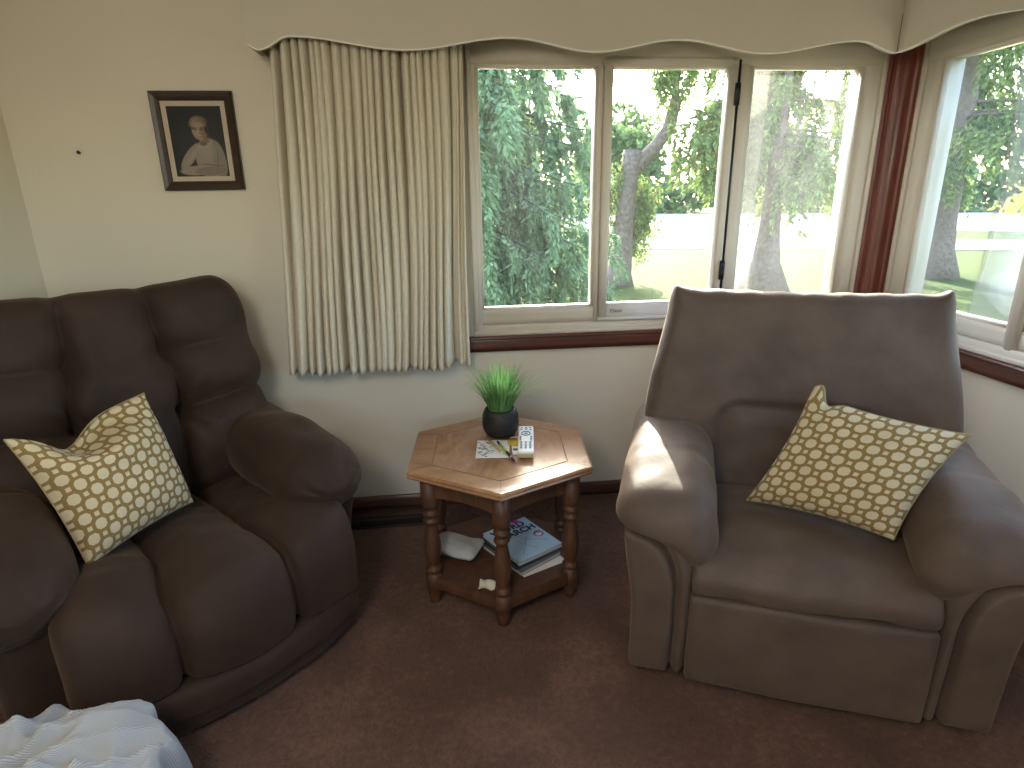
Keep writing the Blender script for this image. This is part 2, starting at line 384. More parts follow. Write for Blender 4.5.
# ------------------------------------------------------------------ windows (built along X, reused for the right wall by swapping axes)
def window(name, span, axis, panes, sashes, dusty):
    """axis 0: window in the back wall; axis 1: in the right wall"""
    def T(b):
        a0, a1, d0, d1, z0, z1 = b
        return (a0, a1, d0, d1, z0, z1) if axis == 0 else (d0, d1, a0, a1, z0, z1)
    lo, hi = span
    zb, zt = .982, 1.997
    edges = sorted([lo, hi] + [e for p in panes for e in p[:2]])
    bars = [(lo, hi, -.012, .10, SZ, SZ + .05), (lo, hi, -.004, .10, SZ + .05, zb), (lo, hi, -.012, .10, zt, HZ)]
    for i in range(0, len(edges), 2): bars.append((edges[i], edges[i + 1], -.012 if 0 < i < len(edges) - 2 else -.008, .10, SZ, HZ))
    bars.append((lo, lo + .022, -.02, .02, SZ, HZ)); bars.append((hi - .022, hi, -.02, .02, SZ, HZ)); 
    bars.append((lo, hi, -.026, .02, SZ, SZ + .022))
    V, F = boxes([T(b) for b in bars], .004)
    root = setp(mk(name, V, F, M['frame']), kind='structure')
    for i, (a, b, sash) in enumerate(panes):
        if not sash:
            bead = [(a - .004, a + .010, .0, .03, zb, zt), (b - .010, b + .004, .0, .03, zb, zt), (a, b, .0, .03, zb - .004, zb + .010), (a, b, .0, .03, zt - .010, zt + .004)]
            V, F = boxes([T(q) for q in bead], .003); mk('glazing_bead', V, F, M['frame'], root)
            V, F = boxes([T((a, b, .026, .030, zb, zt))])
        else:
            # opening sash proud of the frame
            s0, s1, z0, z1 = a, b, .928, 2.03
            rails = [(s0, s0 + .040, -.022, .03, z0, z1), (s1 - .040, s1, -.022, .03, z0, z1), (s0, s1, -.022, .03, z1 - .042, z1)]
            V, F = boxes([T(q) for q in rails], .005); sh = mk('sash', V, F, M['frame'], root)
            V, F = boxes([T(q) for q in [(s0 + .04, s1 - .04, -.021, .03, z0, z0 + .068), (s0 - .004, s1 + .004, -.028, .0, z0 - .012, z0 + .004)]], .004); mk('bottom_rail', V, F, M['sash'], sh)
            V, F = boxes([T((s0 + .035, s1 - .035, .004, .008, z0 + .06, z1 - .036))]); mk('pane', V, F, M['glass_dusty' if dusty(i) else 'glass'], sh)
            if axis == 0:
                for zz in (1.885, 1.135):
                    V, F = boxes([(s1 - .012, s1 + .010, -.034, -.018, zz - .045, zz + .045), (s1 - .006, s1 + .004, -.042, -.030, zz - .03, zz + .02)], .003); mk('hinge', V, F, M['metal_dark'], sh)
                V, F = boxes([(s1 + .001, s1 + .010, -.020, .0, .94, 2.02)]); mk('weather_strip', V, F, M['metal_dark'], sh)
                V, F = boxes([(s0 + .12, s0 + .20, -.027, -.02, z1 - .018, z1 - .010), (s1 - .16, s1 - .08, -.027, -.02, z1 - .018, z1 - .010)], .002); mk('latch_slot', V, F, M['frame'], sh)
                text_mesh('Classic', .022, M['ink'], 'maker_mark', sh, (s0 + .055, -.0232, z0 + .026), (1, 0, 0), (0, 0, 1), .0004)
            continue
        mk('pane', V, F, M['glass_dusty' if dusty(i) else 'glass'], root)
    return root
window('window_1', W1, 0, [(-1.924, -1.408, False), (-1.385, -.800, True), (-.728, -.209, False)], None, lambda i: i == 2)
w2 = window('window_2', W2, 1, [(-3.16, -2.55, False), (-2.48, -1.93, False), (-1.86, -1.32, False), (-1.27, -.81, False), (-.753, -.195, False)], None, lambda i: True)
# added unseen window behind the camera, lets fill daylight into the room
fr = [(W_FILL[0], W_FILL[1], YB - .1, YB + .012, W_FILL[2], W_FILL[2] + .06), (W_FILL[0], W_FILL[1], YB - .1, YB + .012, W_FILL[3] - .06, W_FILL[3]), (W_FILL[0], W_FILL[0] + .06, YB - .1, YB + .012, W_FILL[2], W_FILL[3]), (W_FILL[1] - .06, W_FILL[1], YB - .1, YB + .012, W_FILL[2], W_FILL[3]), ((W_FILL[0] + W_FILL[1]) / 2 - .03, (W_FILL[0] + W_FILL[1]) / 2 + .03, YB - .1, YB + .012, W_FILL[2], W_FILL[3])]
V, F = boxes(fr, .006); w3 = setp(mk('fill_window', V, F, M['frame']), kind='structure')
for a, b in ((W_FILL[0] + .06, (W_FILL[0] + W_FILL[1]) / 2 - .03), ((W_FILL[0] + W_FILL[1]) / 2 + .03, W_FILL[1] - .06)):
    V, F = boxes([(a, b, YB - .05, YB - .046, W_FILL[2] + .06, W_FILL[3] - .06)]); mk('pane', V, F, M['glass'], w3)

# ------------------------------------------------------------------ valance (scalloped pelmet on both walls)
def scallop(knots, t):
    k = np.array(knots); z = np.empty_like(t)
    i = np.clip(np.searchsorted(k[:, 0], t) - 1, 0, len(k) - 2); f = np.clip((t - k[i, 0]) / (k[i + 1, 0] - k[i, 0]), 0, 1)
    s = (1 - np.cos(np.pi * f)) / 2; z = k[i, 1] * (1 - s) + k[i + 1, 1] * s; return z
kb = [(-2.765, 2.022), (-2.726, 2.006), (-2.608, 2.051), (-2.197, 2.009), (-1.802, 2.053), (-1.473, 2.008), (-1.136, 2.052), (-.783, 2.006), (-.387, 2.054), (-.222, 2.012)]
# end cusp on the corner is a point, so ease only on one side
kr = [(-3.35, 2.05), (-2.95, 2.01), (-2.52, 2.05), (-2.1, 2.01), (-1.75, 2.052), (-1.36, 2.008), (-.95, 2.008), (-.555, 2.045), (-.204, 2.012)]
va = empty('valance', (0, 0, 2.0), label='cream scalloped wooden valance running over both windows with white bottom edge', cat='valance')
def board(tx, zb, place, name):
    y0 = np.zeros_like(tx)
    ring = []
    for off, zz in ((0, None), (0, ZC - .003), (.018, ZC - .003), (.018, None)):
        z = zb if zz is None else np.full_like(tx, zz); ring.append(np.stack([tx, np.full_like(tx, off), z], -1))
    ring.append(ring[0]); P = np.stack(ring, 1); P = place(P); V, F = grid(P); V = V - np.array([0, 0, 2.0])
    mk(name, V, F, M['valance'], va, smooth=False)
tx = np.linspace(-2.765, -.222, 260); zb = scallop(kb, tx)
board(tx, zb, lambda P: np.stack([P[..., 0], -.2 + P[..., 1], P[..., 2]], -1), 'front_board')
ty = np.linspace(-3.35, -.204, 260); zr = scallop(kr, ty)
board(ty, zr, lambda P: np.stack([-.222 + P[..., 1], P[..., 0], P[..., 2]], -1), 'side_board')
V, F = boxes([(-2.765, -2.745, -.182, -.001, .024, ZC - 2.003)]); mk('return_board', V, F, M['valance'], va, smooth=False)
p1 = np.stack([tx, np.full_like(tx, -.2015), zb - 2.0 + .001], -1); V, F = tube(p1, .0032, 6); mk('edge_bead', V, F, M['lip'], va)
p2 = np.stack([np.full_like(ty, -.2235), ty, zr - 2.0 + .001], -1); V, F = tube(p2, .0032, 6); mk('edge_bead', V, F, M['lip'], va)

# ------------------------------------------------------------------ curtain
cu = empty('curtain', (-2.36, -.1, .756), label='cream pleated curtain drawn open left of the window under valance', cat='curtain')
nu, nv = 520, 60
s = np.linspace(0, 1, nu); t = np.linspace(0, 1, nv)
S, T = np.meshgrid(s, t, indexing='ij')
nf = 23
warp = S + .010 * np.sin(S * 23 + 1) + .006 * np.sin(S * 51)
ph = warp * nf * 2 * np.pi
flat = sm(.90, .97, S)                              # flat leading edge strip
amp = (.032 + .013 * np.sin(S * 37 + 2) ** 2 + .003 * T) * (1 - flat * .75)
xt = -2.700 + S * .720; xb = -2.775 + S * .775
dr = T ** 1.4
X = xt * (1 - dr) + xb * dr + .010 * np.sin(ph + 1.2) * (1 - flat) + .012 * np.sin(T * 4 + S * 9) * T - .015 * np.sin(np.pi * T) * gs(S, .08)
Yc = -.105 + amp * (np.sin(ph) + .22 * np.sin(2 * ph + .6)) + .006 * np.sin(ph * 2.0 + 5 * T + S * 11) + .006 * np.sin(3 * T + S * 40)
Zc = 2.10 - T * (2.10 - (.756 + .006 * np.sin(S * 29) + .006 * np.sin(ph)))
P = np.stack([X + 2.36, Yc + .1, Zc - .756], -1)
V, F = grid(P); c_ = mk('cloth', V, F, M['curtain'], cu)
hem = P[:, -6:, :].copy(); 
md = c_.modifiers.new('thick', 'SOLIDIFY'); md.thickness = .0022
hz = np.stack([P[:, -5, 0], P[:, -5, 1] - .0035, P[:, -5, 2]], -1); V, F = tube(hz, .0013, 5); mk('hem_stitch', V, F, M['curtain'], cu)
V, F = tube([(-.36, .0, 1.36), (.42, .0, 1.36)], .009, 10); mk('rod', V, F, M['lip'], cu)

# ------------------------------------------------------------------ portrait and nail
pr = empty('framed_portrait', (-3.052, 0, 1.712), label='dark wood framed portrait photo hanging on the cream wall', cat='picture')
w, hgt = .157, .186
def mitre(w0, h0, w1, h1, y0, y1):
    o = [(-w0, y0, -h0), (w0, y0, -h0), (w0, y0, h0), (-w0, y0, h0)]; i = [(-w1, y1, -h1), (w1, y1, -h1), (w1, y1, h1), (-w1, y1, h1)]
    return o + i, [(k, (k + 1) % 4, 4 + (k + 1) % 4, 4 + k) for k in range(4)]
rings = [(w, hgt, -.002), (w, hgt, -.020), (w - .006, hgt - .006, -.027), (w - .020, hgt - .020, -.022), (w - .032, hgt - .032, -.016), (w - .036, hgt - .036, -.010)]
V, F = [], []
for a, b, y in rings: V += [(-a, y, -b), (a, y, -b), (a, y, b), (-a, y, b)]
for k in range(len(rings) - 1): F += [(4 * k + i, 4 * k + (i + 1) % 4, 4 * k + 4 + (i + 1) % 4, 4 * k + 4 + i) for i in range(4)]
mk('frame', V, F, M['pframe'], pr, smooth=False)
a, b = w - .035, hgt - .035; V, F = mitre(a, b, a - .019, b - .019, -.011, -.009); mk('mat', V, F, M['mat'], pr, smooth=False)
a, b = a - .018, b - .018
nx, nz = 96, 132
gx, gz = np.meshgrid(np.linspace(-1, 1, nx), np.linspace(-1, 1, nz), indexing='ij')
P = np.stack([gx * a, np.full_like(gx, -.0085), gz * b], -1); V, F = grid(P)
pm = mk('photo', V, F, M['print'], pr)
# a generic sitter: short hair, smile, pale sweater, folded arms, studio backdrop
x, z = gx.ravel() * .72, gz.ravel()
img = np.zeros((len(x), 3)); img[:] = (.020, .021, .021)
img += gs(np.hypot(x - .1, z + .2), .8)[:, None] * np.array([.020, .020, .019])
def ell(cx, cz, rx, rz, rot=0.0, soft=.12):
    c, s_ = math.cos(rot), math.sin(rot); dx, dz = x - cx, z - cz
    d = np.hypot((c * dx + s_ * dz) / rx, (-s_ * dx + c * dz) / rz); return 1 - sm(1 - soft, 1 + soft, d)
def put(mask, col):
    global img
    img = img * (1 - mask[:, None]) + mask[:, None] * np.array(col)
swe = (.26, .225, .185)
put(ell(.25, -.50, .38, .60, .0, .06), swe); put(ell(-.27, -.42, .14, .46, -.64, .10), (.25, .215, .175)); put(ell(-.20, -.36, .06, .34, -.64, .6) * .5, (.33, .285, .235)); put(ell(.50, -.50, .17, .52, .12, .10), (.22, .19, .155)); put(ell(.22, -.25, .20, .22, 0, .6) * .4, (.33, .29, .245))
put(ell(-.10, -.82, .50, .14, .05), (.27, .225, .185)); put(ell(.22, -.84, .42, .13, .05), (.20, .165, .135))
put(ell(.26, -.66, .34, .016, -.1, .5) * .8, (.09, .08, .07)); put(ell(.46, -.45, .014, .26, -.1, .5) * .6, (.10, .09, .075))
put(ell(.17, .02, .12, .14), (.20, .155, .12)); put(ell(.14, -.12, .22, .07, .25), (.30, .27, .23)); put(ell(.13, -.06, .10, .06), (.15, .11, .085))
put(ell(.07, .30, .195, .26, .12), (.30, .225, .17)); put(ell(.19, .28, .11, .24, .1, .4) * .6, (.11, .075, .055))
put(ell(.08, .58, .23, .15, -.1), (.10, .075, .055)); put(ell(.255, .40, .06, .20, .1), (.05, .038, .03)); put(ell(-.10, .46, .05, .12, .1), (.08, .06, .045)); put(ell(-.04, .60, .13, .06, .6, .5) * .8, (.25, .19, .135)); put(ell(.10, .64, .12, .05, -.2, .6) * .7, (.20, .15, .105)); put(ell(.05, .48, .19, .09, .05, .5) * .9, (.30, .23, .17)); put(ell(.20, .55, .05, .10, .3, .6) * .6, (.17, .125, .09))
for ex in (-.03, .13): put(ell(ex, .345, .038, .016, .05, .4), (.03, .024, .02)); put(ell(ex, .39, .055, .012, .08, .5), (.07, .05, .04))
put(ell(.02, .26, .03, .05, .1, .6) * .5, (.40, .31, .24)); put(ell(.05, .165, .060, .014, .08, .4), (.38, .33, .29)); put(ell(.05, .142, .066, .010, .08, .5) * .7, (.16, .09, .07)); put(ell(.05, .09, .10, .03, .08, .6) * .3, (.20, .15, .11))
ca = pm.data.color_attributes.new('print', 'FLOAT_COLOR', 'POINT'); ca.data.foreach_set('color', np.concatenate([np.clip(img * 1.0, 0, 1), np.ones((len(x), 1))], 1).astype(np.float32).ravel())
V, F = tube([(-3.513, 0, 1.674), (-3.513, -.012, 1.676), (-3.509, -.018, 1.676)], [.004, .004, .007], 8)
setp(mk('wall_nail', V, F, M['nail']), 'small dark nail in the bare wall left of the portrait', 'nail')

# ------------------------------------------------------------------ floor register
fv = empty('floor_register', (-2.41, -.13, 0), label='brown metal floor heat register beside the back baseboard', cat='vent')
V, F = boxes([(-.21, .21, -.065, .108, 0, .010), (-.20, .20, .02, .106, .010, .018)], .003); mk('cover_plate', V, F, M['vent'], fv)
V, F = boxes([(-.19, .19, -.060, -.012, .0095, .0125)]); mk('slot', V, F, M['slot'], fv)

# ------------------------------------------------------------------ brown recliner (left)
def xform(V, ang):  # tilt about x axis
    c, s_ = math.cos(ang), math.sin(ang); V = V.copy(); y, z = V[:, 1].copy(), V[:, 2].copy(); V[:, 1] = c * y - s_ * z; V[:, 2] = s_ * y + c * z; return V
def path_slab(path, hx, th, n, r):
    p = np.array(path, float)
    # resample smoothly
    d = np.concatenate([[0], np.cumsum(np.linalg.norm(np.diff(p, axis=0), axis=1))]); tt = np.linspace(0, d[-1], 200)
    q = np.stack([np.interp(tt, d, p[:, k]) for k in range(2)], 1)
    for _ in range(25): q[1:-1] = (q[:-2] + 2 * q[1:-1] + q[2:]) / 4
    L = d[-1]; V, F = rbox((hx, L / 2, th), r, n)
    tn = np.gradient(q, axis=0); tn /= np.linalg.norm(tn, axis=1, keepdims=True); nr = np.stack([tn[:, 1], -tn[:, 0]], 1)
    if nr[0, 1] < 0: nr = -nr
    return V, F, q, nr, L
def bend(V, q, nr, L, th, disp, bow=None):
    s = np.clip((V[:, 1] + L / 2) / L, 0, 1); ii = s * (len(q) - 1)
    py = np.interp(ii, np.arange(len(q)), q[:, 0]); pz = np.interp(ii, np.arange(len(q)), q[:, 1]); ny = np.interp(ii, np.arange(len(q)), nr[:, 0]); nz = np.interp(ii, np.arange(len(q)), nr[:, 1])
    o = V[:, 2] - th + disp
    return np.stack([V[:, 0], py + ny * o, pz + nz * o], -1), s

FAB = M['left_fab']
L_O, L_A = (-2.831, -1.061), math.radians(40)
rc = empty('recliner', (*L_O, 0), L_A, label='dark brown tufted recliner in the left corner beneath the portrait', cat='recliner')
def bowf(x): return 1 - (x / .45) ** 2
# base carcass and front lip
V, F = rbox((.43, .40, .13), .05, (16, 16, 8)); V += (0, .40, .165); V[:, 1] -= .10 * bowf(V[:, 0]) * sm(.35, 0, V[:, 1]); mk('base', V, F, FAB, rc)
V, F = rbox((.425, .05, .085), .045, (30, 8, 10)); V += (0, -.025, .105); V[:, 1] -= .105 * bowf(V[:, 0]); V[:, 1] += -.02 * (V[:, 2] > .09) ; V += (wob(V, .003, 22, 1))[:, None] * np.array([0, 1, .6]); mk('base_skirt', V, F, FAB, rc)
# chaise seat, three channels
th = .075
V, F, q, nr, Ls = path_slab([(.62, .44), (.40, .450), (.16, .468), (.03, .468), (-.045, .435), (-.085, .36), (-.095, .27), (-.085, .19), (-.065, .145)], .5, th, (90, 70, 10), .06)
s = (V[:, 1] + Ls / 2) / Ls; hw = .335 + .090 * sm(.50, .66, s); V[:, 0] *= hw / .5
xs = V[:, 0] / hw; front = sm(.35, .7, s)
seam = .40
dc = np.minimum(np.abs(xs - seam), np.abs(xs + seam))
disp = -.056 * np.exp(-dc / .035) * (.55 + .45 * front) + .020 * (1 - gs(dc, .22)) * (V[:, 2] > 0) + .028 * gs(s - .62, .16) * (1 - gs(dc, .2))
disp *= (V[:, 2] > -.02)
disp -= .03 * sm(.93, 1.0, s)
W_, s2 = bend(V, q, nr, Ls, th, disp)
W_[:, 1] -= .095 * bowf(W_[:, 0]) * sm(.12, -.05, W_[:, 1]) 
W_ += (wob(W_, .0045, 16, 2) + wob(W_, .002, 45, 3))[:, None] * np.array([.3, .5, 1]); mk('seat', W_, F, FAB, rc)
# arms
for sd in (-1, 1):
    V, F = rbox((.100, .385, .22), .05, (10, 26, 14)); V += (.395, .40, .27)
    V[:, 0] += .03 * sm(.3, .5, V[:, 2]) * (V[:, 0] > .4); V += wob(V, .003, 18, 11 + sd)[:, None] * np.array([1, .6, 0]); V[:, 0] *= sd
    if sd < 0: V[:, 1] = np.where(V[:, 1] > .45, .45 + (V[:, 1] - .45) * .65, V[:, 1]); V += (-.055, 0, 0)
    ab = mk('arm', V, F if sd > 0 else F[:, ::-1], FAB, rc)
    V, F = rbox((.148, .48, .135), .125, (26, 66, 26)); y = V[:, 1]; y = y + .05; fr_ = sm(-.05, -.43, y)
    V[:, 2] -= .035 * fr_; V[:, 2] += .012 * gs(y + .02, .2) + .050 * sm(-.20, -.43, y) * sm(.03, -.09, V[:, 2])
    V[:, 0] *= 1 + .05 * gs(y, .25) - .16 * sm(-.25, -.43, y); V[:, 0] += .022 * fr_
    # cross seam, gathered nose
    V[:, 2] -= .010 * gs(y - .10, .014) * (V[:, 2] > .02); V[:, 0] += .008 * gs(y - .10, .014) * np.sign(-V[:, 0])
    ang = np.arctan2(V[:, 2] + .055, V[:, 0]); g = sm(-.33, -.43, y); V[:, 1] += g * .010 * np.sin(ang * 13) ; V[:, 2] += g * .006 * np.sin(ang * 9 + 1)
    V[:, 2] -= .016 * gs(np.hypot(V[:, 0] - .02, V[:, 2] - .0) , .04) * g
    V += (.398, .425, .562); V += (wob(V, .005, 13, 21 + sd) + wob(V, .002, 40, 22 + sd))[:, None] * np.array([.5, .3, 1]); V = relax(V, F, 5); V[:, 0] *= sd
    if sd < 0: V[:, 1] = np.where(V[:, 1] > .40, .40 + (V[:, 1] - .40) * .50, V[:, 1]); V += (-.055, 0, -.030)
    mk('arm_pad', V, F if sd > 0 else F[:, ::-1], FAB, ab)
# tufted back
hx, hy, hh = .47, .110, .405
V, F = rbox((hx, hy, hh), .085, (150, 14, 130)); x, y, z = V.T.copy()
x *= (1 - .030 * sm(0, hh, z)) * (1 - .09 * sm(.02, .1, y)); z0 = z.copy()
sx = .135 + .012 * np.sin(z * 7 + 1); frontm = sm(.02, -.08, y)
dv = np.abs(np.abs(x) - sx - .03 * gs(z + .02, .12))
h1, h2 = .155, -.07
side = sm(sx - .01, sx + .02, np.abs(x))
hl1 = np.abs(z - h1 - .02 * (np.abs(x) - sx)); hl2 = np.abs(z - h2 - .10 * (np.abs(x) - sx))
ct = .35 + .65 * sm(.41, .28, z)
d = .074 * (1 - ct * np.exp(-dv / .030)) - .027
d += -.030 * np.exp(-hl1 / .022) * side * sm(.50, .15, np.abs(x)) - .078 * np.exp(-hl2 / .034) * side
d += .030 * gs(z - .04, .10) * gs(np.abs(x) - .31, .13) + .022 * gs(z - .28, .11) * gs(np.abs(x) - .30, .15) + .03 * gs(z + .20, .13) * gs(np.abs(x) - .30, .14)
d -= .035 * np.maximum(gs(np.hypot(np.abs(x) - sx, z - h1), .045), gs(np.hypot(np.abs(x) - sx, z - h2), .05))
# radiating tucks at the lower button
rr = np.hypot(np.abs(x) - sx, z - h2); an = np.arctan2(z - h2, np.abs(x) - sx); d += .010 * np.sin(an * 9) * gs(rr - .09, .06) * side
y2 = y - d * frontm
bul = .022 * gs(z - .26, .10) + .026 * gs(z - .04, .09) + .02 * gs(z + .2, .12)
x2 = x + np.sign(x) * bul * sm(.30, .47, np.abs(x))
z2 = z + sm(.25, .40, z) * (.014 * gs(np.abs(x) - .38, .10) - .006 * gs(dv, .04) - .030 * sm(.44, .47, np.abs(x)))
V = np.stack([x2, y2, z2], -1); V += (wob(V, .005, 14, 31) + wob(V, .0022, 38, 32))[:, None] * np.array([.3, 1, .4])
V = xform(V, -math.radians(15)); V += (0, .712, .785); mk('backrest', V, F, FAB, rc)

# ------------------------------------------------------------------ taupe recliner (right)
FAB = M['right_fab']
R_O, R_A = (-1.099, -1.405), math.atan2(-.383, .926)
rr_ = empty('recliner', (*R_O, 0), R_A, label='grey taupe recliner with smooth back in front of the corner windows', cat='recliner')
V, F = rbox((.40, .40, .12), .04, (12, 12, 6)); V += (0, .43, .16); mk('base', V, F, FAB, rr_)
# footrest panel
V, F = rbox((.328, .035, .154), .014, (30, 6, 20)); V += (0, .022, .184); V[:, 1] -= .012 * np.cos(V[:, 0] * 4) ; V += wob(V, .002, 16, 41)[:, None] * np.array([0, 1, 0]); mk('footrest', V, F, FAB, rr_)
# seat
th = .07
V, F, q, nr, Ls = path_slab([(.60, .445), (.42, .462), (.20, .480), (.08, .470), (.015, .440), (-.022, .392), (-.030, .343)], .326, th, (50, 60, 10), .020)
s = (V[:, 1] + Ls / 2) / Ls; disp = (.020 * np.cos(np.clip(V[:, 0] / .325, -1, 1) * 1.57) * gs(s - .4, .4)) * (V[:, 2] > 0) - .012 * sm(.9, 1, s)
W_, s2 = bend(V, q, nr, Ls, th, disp); W_ += (wob(W_, .004, 13, 42) + wob(W_, .0015, 40, 43))[:, None] * np.array([.2, .4, 1]); mk('seat', W_, F, FAB, rr_)
for sd in (-1, 1):
    # arm body with arched front facing and a collar beneath the pad
    V, F = rbox((.088, .42, .255), .022, (44, 24, 64)); V += (.415, .42, .285)
    x, y, z = V.T.copy(); f = sm(.10, .0, y)
    zt = .56 - .22 * sm(.43, .335, x)                       # outer facing is tall, falls away towards the seat
    e = np.where(z > .33, np.hypot((x - .50) / .128, (z - .33) / .205), np.abs(x - .50) / .128)
    V[:, 1] += f * (.026 * gs(e - 1, .06) - .020 * sm(1.0, .9, e) - .014 * gs(e - 1.2, .12))
    V[:, 0] += .030 * sm(.25, .55, z) * sm(.42, .5, x)
    V[:, 1] += .010 * sm(.3, .05, z) * f; V += wob(V, .002, 17, 51 + sd)[:, None] * np.array([.6, 1, 0]); V[:, 0] *= sd
    ab = mk('arm', V, F if sd > 0 else F[:, ::-1], FAB, rr_)
    V, F = rbox((.146, .415, .125), .115, (40, 60, 30)); x, y, z = V.T.copy(); fr_ = sm(-.10, -.415, y)
    # inner side hangs lower at the front, outer side is short
    low = sm(.04, -.125, z)
    z = z + low * (.115 * sm(-.10, .11, x) * sm(.05, -.33, y) - .020 * sm(.02, -.12, x) * sm(.2, -.4, y))
    z = z - .045 * fr_ + .022 * sm(0, .35, y) * (z > 0)
    x = x - .02 * sm(-.1, -.4, y) * sm(.0, -.1, z) + .012 * sm(.02, .1, x)
    z = z - .012 * (gs(y + .10, .010) + gs(y - .14, .010)) * sm(0, .06, z); x = x + .012 * (gs(y + .10, .010) + gs(y - .14, .010)) * sm(-.05, -.11, x)
    V = np.stack([x, y, z], -1); V += (.412, .385, .567); V += (wob(V, .0045, 13, 61 + sd) + wob(V, .0016, 38, 62 + sd))[:, None] * np.array([.5, .3, 1]); V = relax(V, F, 4); V[:, 0] *= sd
    mk('arm_pad', V, F if sd > 0 else F[:, ::-1], FAB, ab)
hx, hy, hh = .525, .13, .378
V, F = rbox((hx, hy, hh), .060, (80, 14, 70)); x, y, z = V.T.copy(); frontm = sm(.02, -.07, y)
x *= 1 - .135 * sm(-.12, hh + .05, z) - .07 * sm(-.1, -.35, z)
d = .030 * np.cos(np.clip(x / .52, -1, 1) * 1.4) * gs(z - .12, .25)
# lumbar insert: rounded-top recess
lx, lz = .255, -.035
dist = np.maximum(np.abs(x) - lx, z - lz); cx_ = np.clip(np.abs(x) - (lx - .07), 0, None); cz_ = np.clip(z - (lz - .07), 0, None); dist = np.hypot(cx_, cz_) - .07
d += -.030 * sm(.012, -.012, dist) * 1 - .012 * gs(dist, .010) + .024 * gs(dist + .10, .09) * (dist < 0)
y = y - d * frontm
# boxed top with puckered corner ears
top = sm(.30, .375, z); y += .0
z = z - .004 * top * gs(x, .30) + .016 * top * sm(.39, .455, np.abs(x)) * frontm
y = y - .022 * top * frontm * sm(.36, .455, np.abs(x))
z += top * .0015 * np.sin(x * 60) * frontm + .020 * top * gs(np.abs(x) - .448, .018) * frontm
V = np.stack([x, y, z], -1); V += (wob(V, .005, 11, 71) + wob(V, .0018, 36, 72))[:, None] * np.array([.3, 1, .35])
V = xform(V, -math.radians(13)); V += (0, .70, .765); mk('backrest', V, F, FAB, rr_)
V, F = tube([(x_, .632 + .10 * 0, 1.128 + .004 * math.sin(x_ * 30)) for x_ in np.linspace(-.40, .40, 40)], .004, 6); 
# ------------------------------------------------------------------ scatter cushions
def cushion(corners, front, back, chop=None, n=70, pinch=.10):
    bl, br, tr_, tl = [np.array(c, float) for c in corners]
    g = np.sin(np.linspace(-1, 1, n) * np.pi / 2); U, W = np.meshgrid(g, g, indexing='ij')
    nrm = np.cross(br - bl, tl - bl); nrm /= np.linalg.norm(nrm)
    out = []
    for sgn, th in ((1, front), (-1, back)):
        uu = U * (1 - pinch * (1 - W ** 2) * np.abs(U) ** 3); ww = W * (1 - pinch * (1 - U ** 2) * np.abs(W) ** 3)
        a, b = (uu + 1) / 2, (ww + 1) / 2
        P = (1 - a)[..., None] * (1 - b)[..., None] * bl + a[..., None] * (1 - b)[..., None] * br + a[..., None] * b[..., None] * tr_ + (1 - a)[..., None] * b[..., None] * tl
        t = np.clip((1 - U ** 2) * (1 - W ** 2), 0, 1) ** .42
        o = sgn * th * t
        upv = ((tl - bl) + (tr_ - br)); upv /= np.linalg.norm(upv)
        if chop: o, sh = chop(U, W, o, sgn); P = P + sh[..., None] * upv
        pts = P + o[..., None] * nrm
        q = pts.reshape(-1, 3); q = q + ((wob(q, .004, 18, 5)) * (t.ravel() * .8 + .2))[:, None] * nrm; out.append(q)
    I = np.arange(n * n).reshape(n, n); f = np.stack([I[:-1, :-1], I[1:, :-1], I[1:, 1:], I[:-1, 1:]], -1).reshape(-1, 4)
    uv = np.stack([(U.ravel() + 1) / 2, (W.ravel() + 1) / 2], -1)
    V = np.concatenate(out); F = np.concatenate([f, f[:, ::-1] + n * n])
    # weld the rim
    rim = np.zeros((n, n), bool); rim[0] = rim[-1] = True; rim[:, 0] = rim[:, -1] = True; ridx = I[rim]
    remap = np.arange(2 * n * n); mid = (V[ridx] + V[ridx + n * n]) / 2; V[ridx] = mid; remap[ridx + n * n] = ridx
    F = remap[F]; used = np.unique(F); new = np.full(2 * n * n, -1); new[used] = np.arange(len(used))
    edge = np.concatenate([I[:, 0], I[-1, 1:], I[::-1, -1][1:], I[0, ::-1][1:]])
    return V[used], new[F], np.concatenate([uv, uv])[used], V[edge]
def to_world(p, O, A):
    c, s_ = math.cos(A), math.sin(A); p = np.asarray(p, float); return np.stack([O[0] + c * p[:, 0] - s_ * p[:, 1], O[1] + s_ * p[:, 0] + c * p[:, 1], p[:, 2]], -1)
def put_cushion(corners, O, A, front, back, chop, label, pinch=.10):
    c = to_world(corners, O, A); base = c.mean(0); base[2] = c[:, 2].min()
    V, F, uv, rim = cushion(c - base, front, back, chop, pinch=pinch)
    r = empty('throw_pillow', base, label=label, cat='pillow', group='lattice patterned throw pillows')
    mk('cover', V, F, M['cushion'], r, uv=uv)
    V, F = tube(rim, .003, 6, cap=False); mk('seam', V, F, M['seam'], r)
    return r
def chop_left(U, W, o, sgn):
    dip = gs(U + .30, .40) * sm(.1, 1.0, W); sh = -.070 * dip
    if sgn > 0: o = o - .095 * gs(U - .12, .50) * gs(W - .82, .24) + .030 * gs(U - .0, .6) * gs(W - .30, .25)
    else: o = o - .02 * dip
    return o - .03 * dip, sh
put_cushion([(-.285, .160, .487), (.045, .275, .522), (.005, .42, .885), (-.375, .33, .868)], L_O, L_A, .115, .06, chop_left, 'lattice throw pillow with a dented top, on the dark brown tufted recliner', pinch=.06)
def chop_right(U, W, o, sgn):
    sh = .035 * gs(U + .92, .12) * sm(.85, 1, W) - .02 * gs(U + .70, .12) * sm(.6, 1, W)
    return o, sh
put_cushion([(-.165, .295, .520), (.215, .125, .535), (.405, .275, .815), (.0, .385, .875)], R_O, R_A, .095, .055, chop_right, 'lattice throw pillow leaning in the right arm of the grey taupe recliner', pinch=.08)

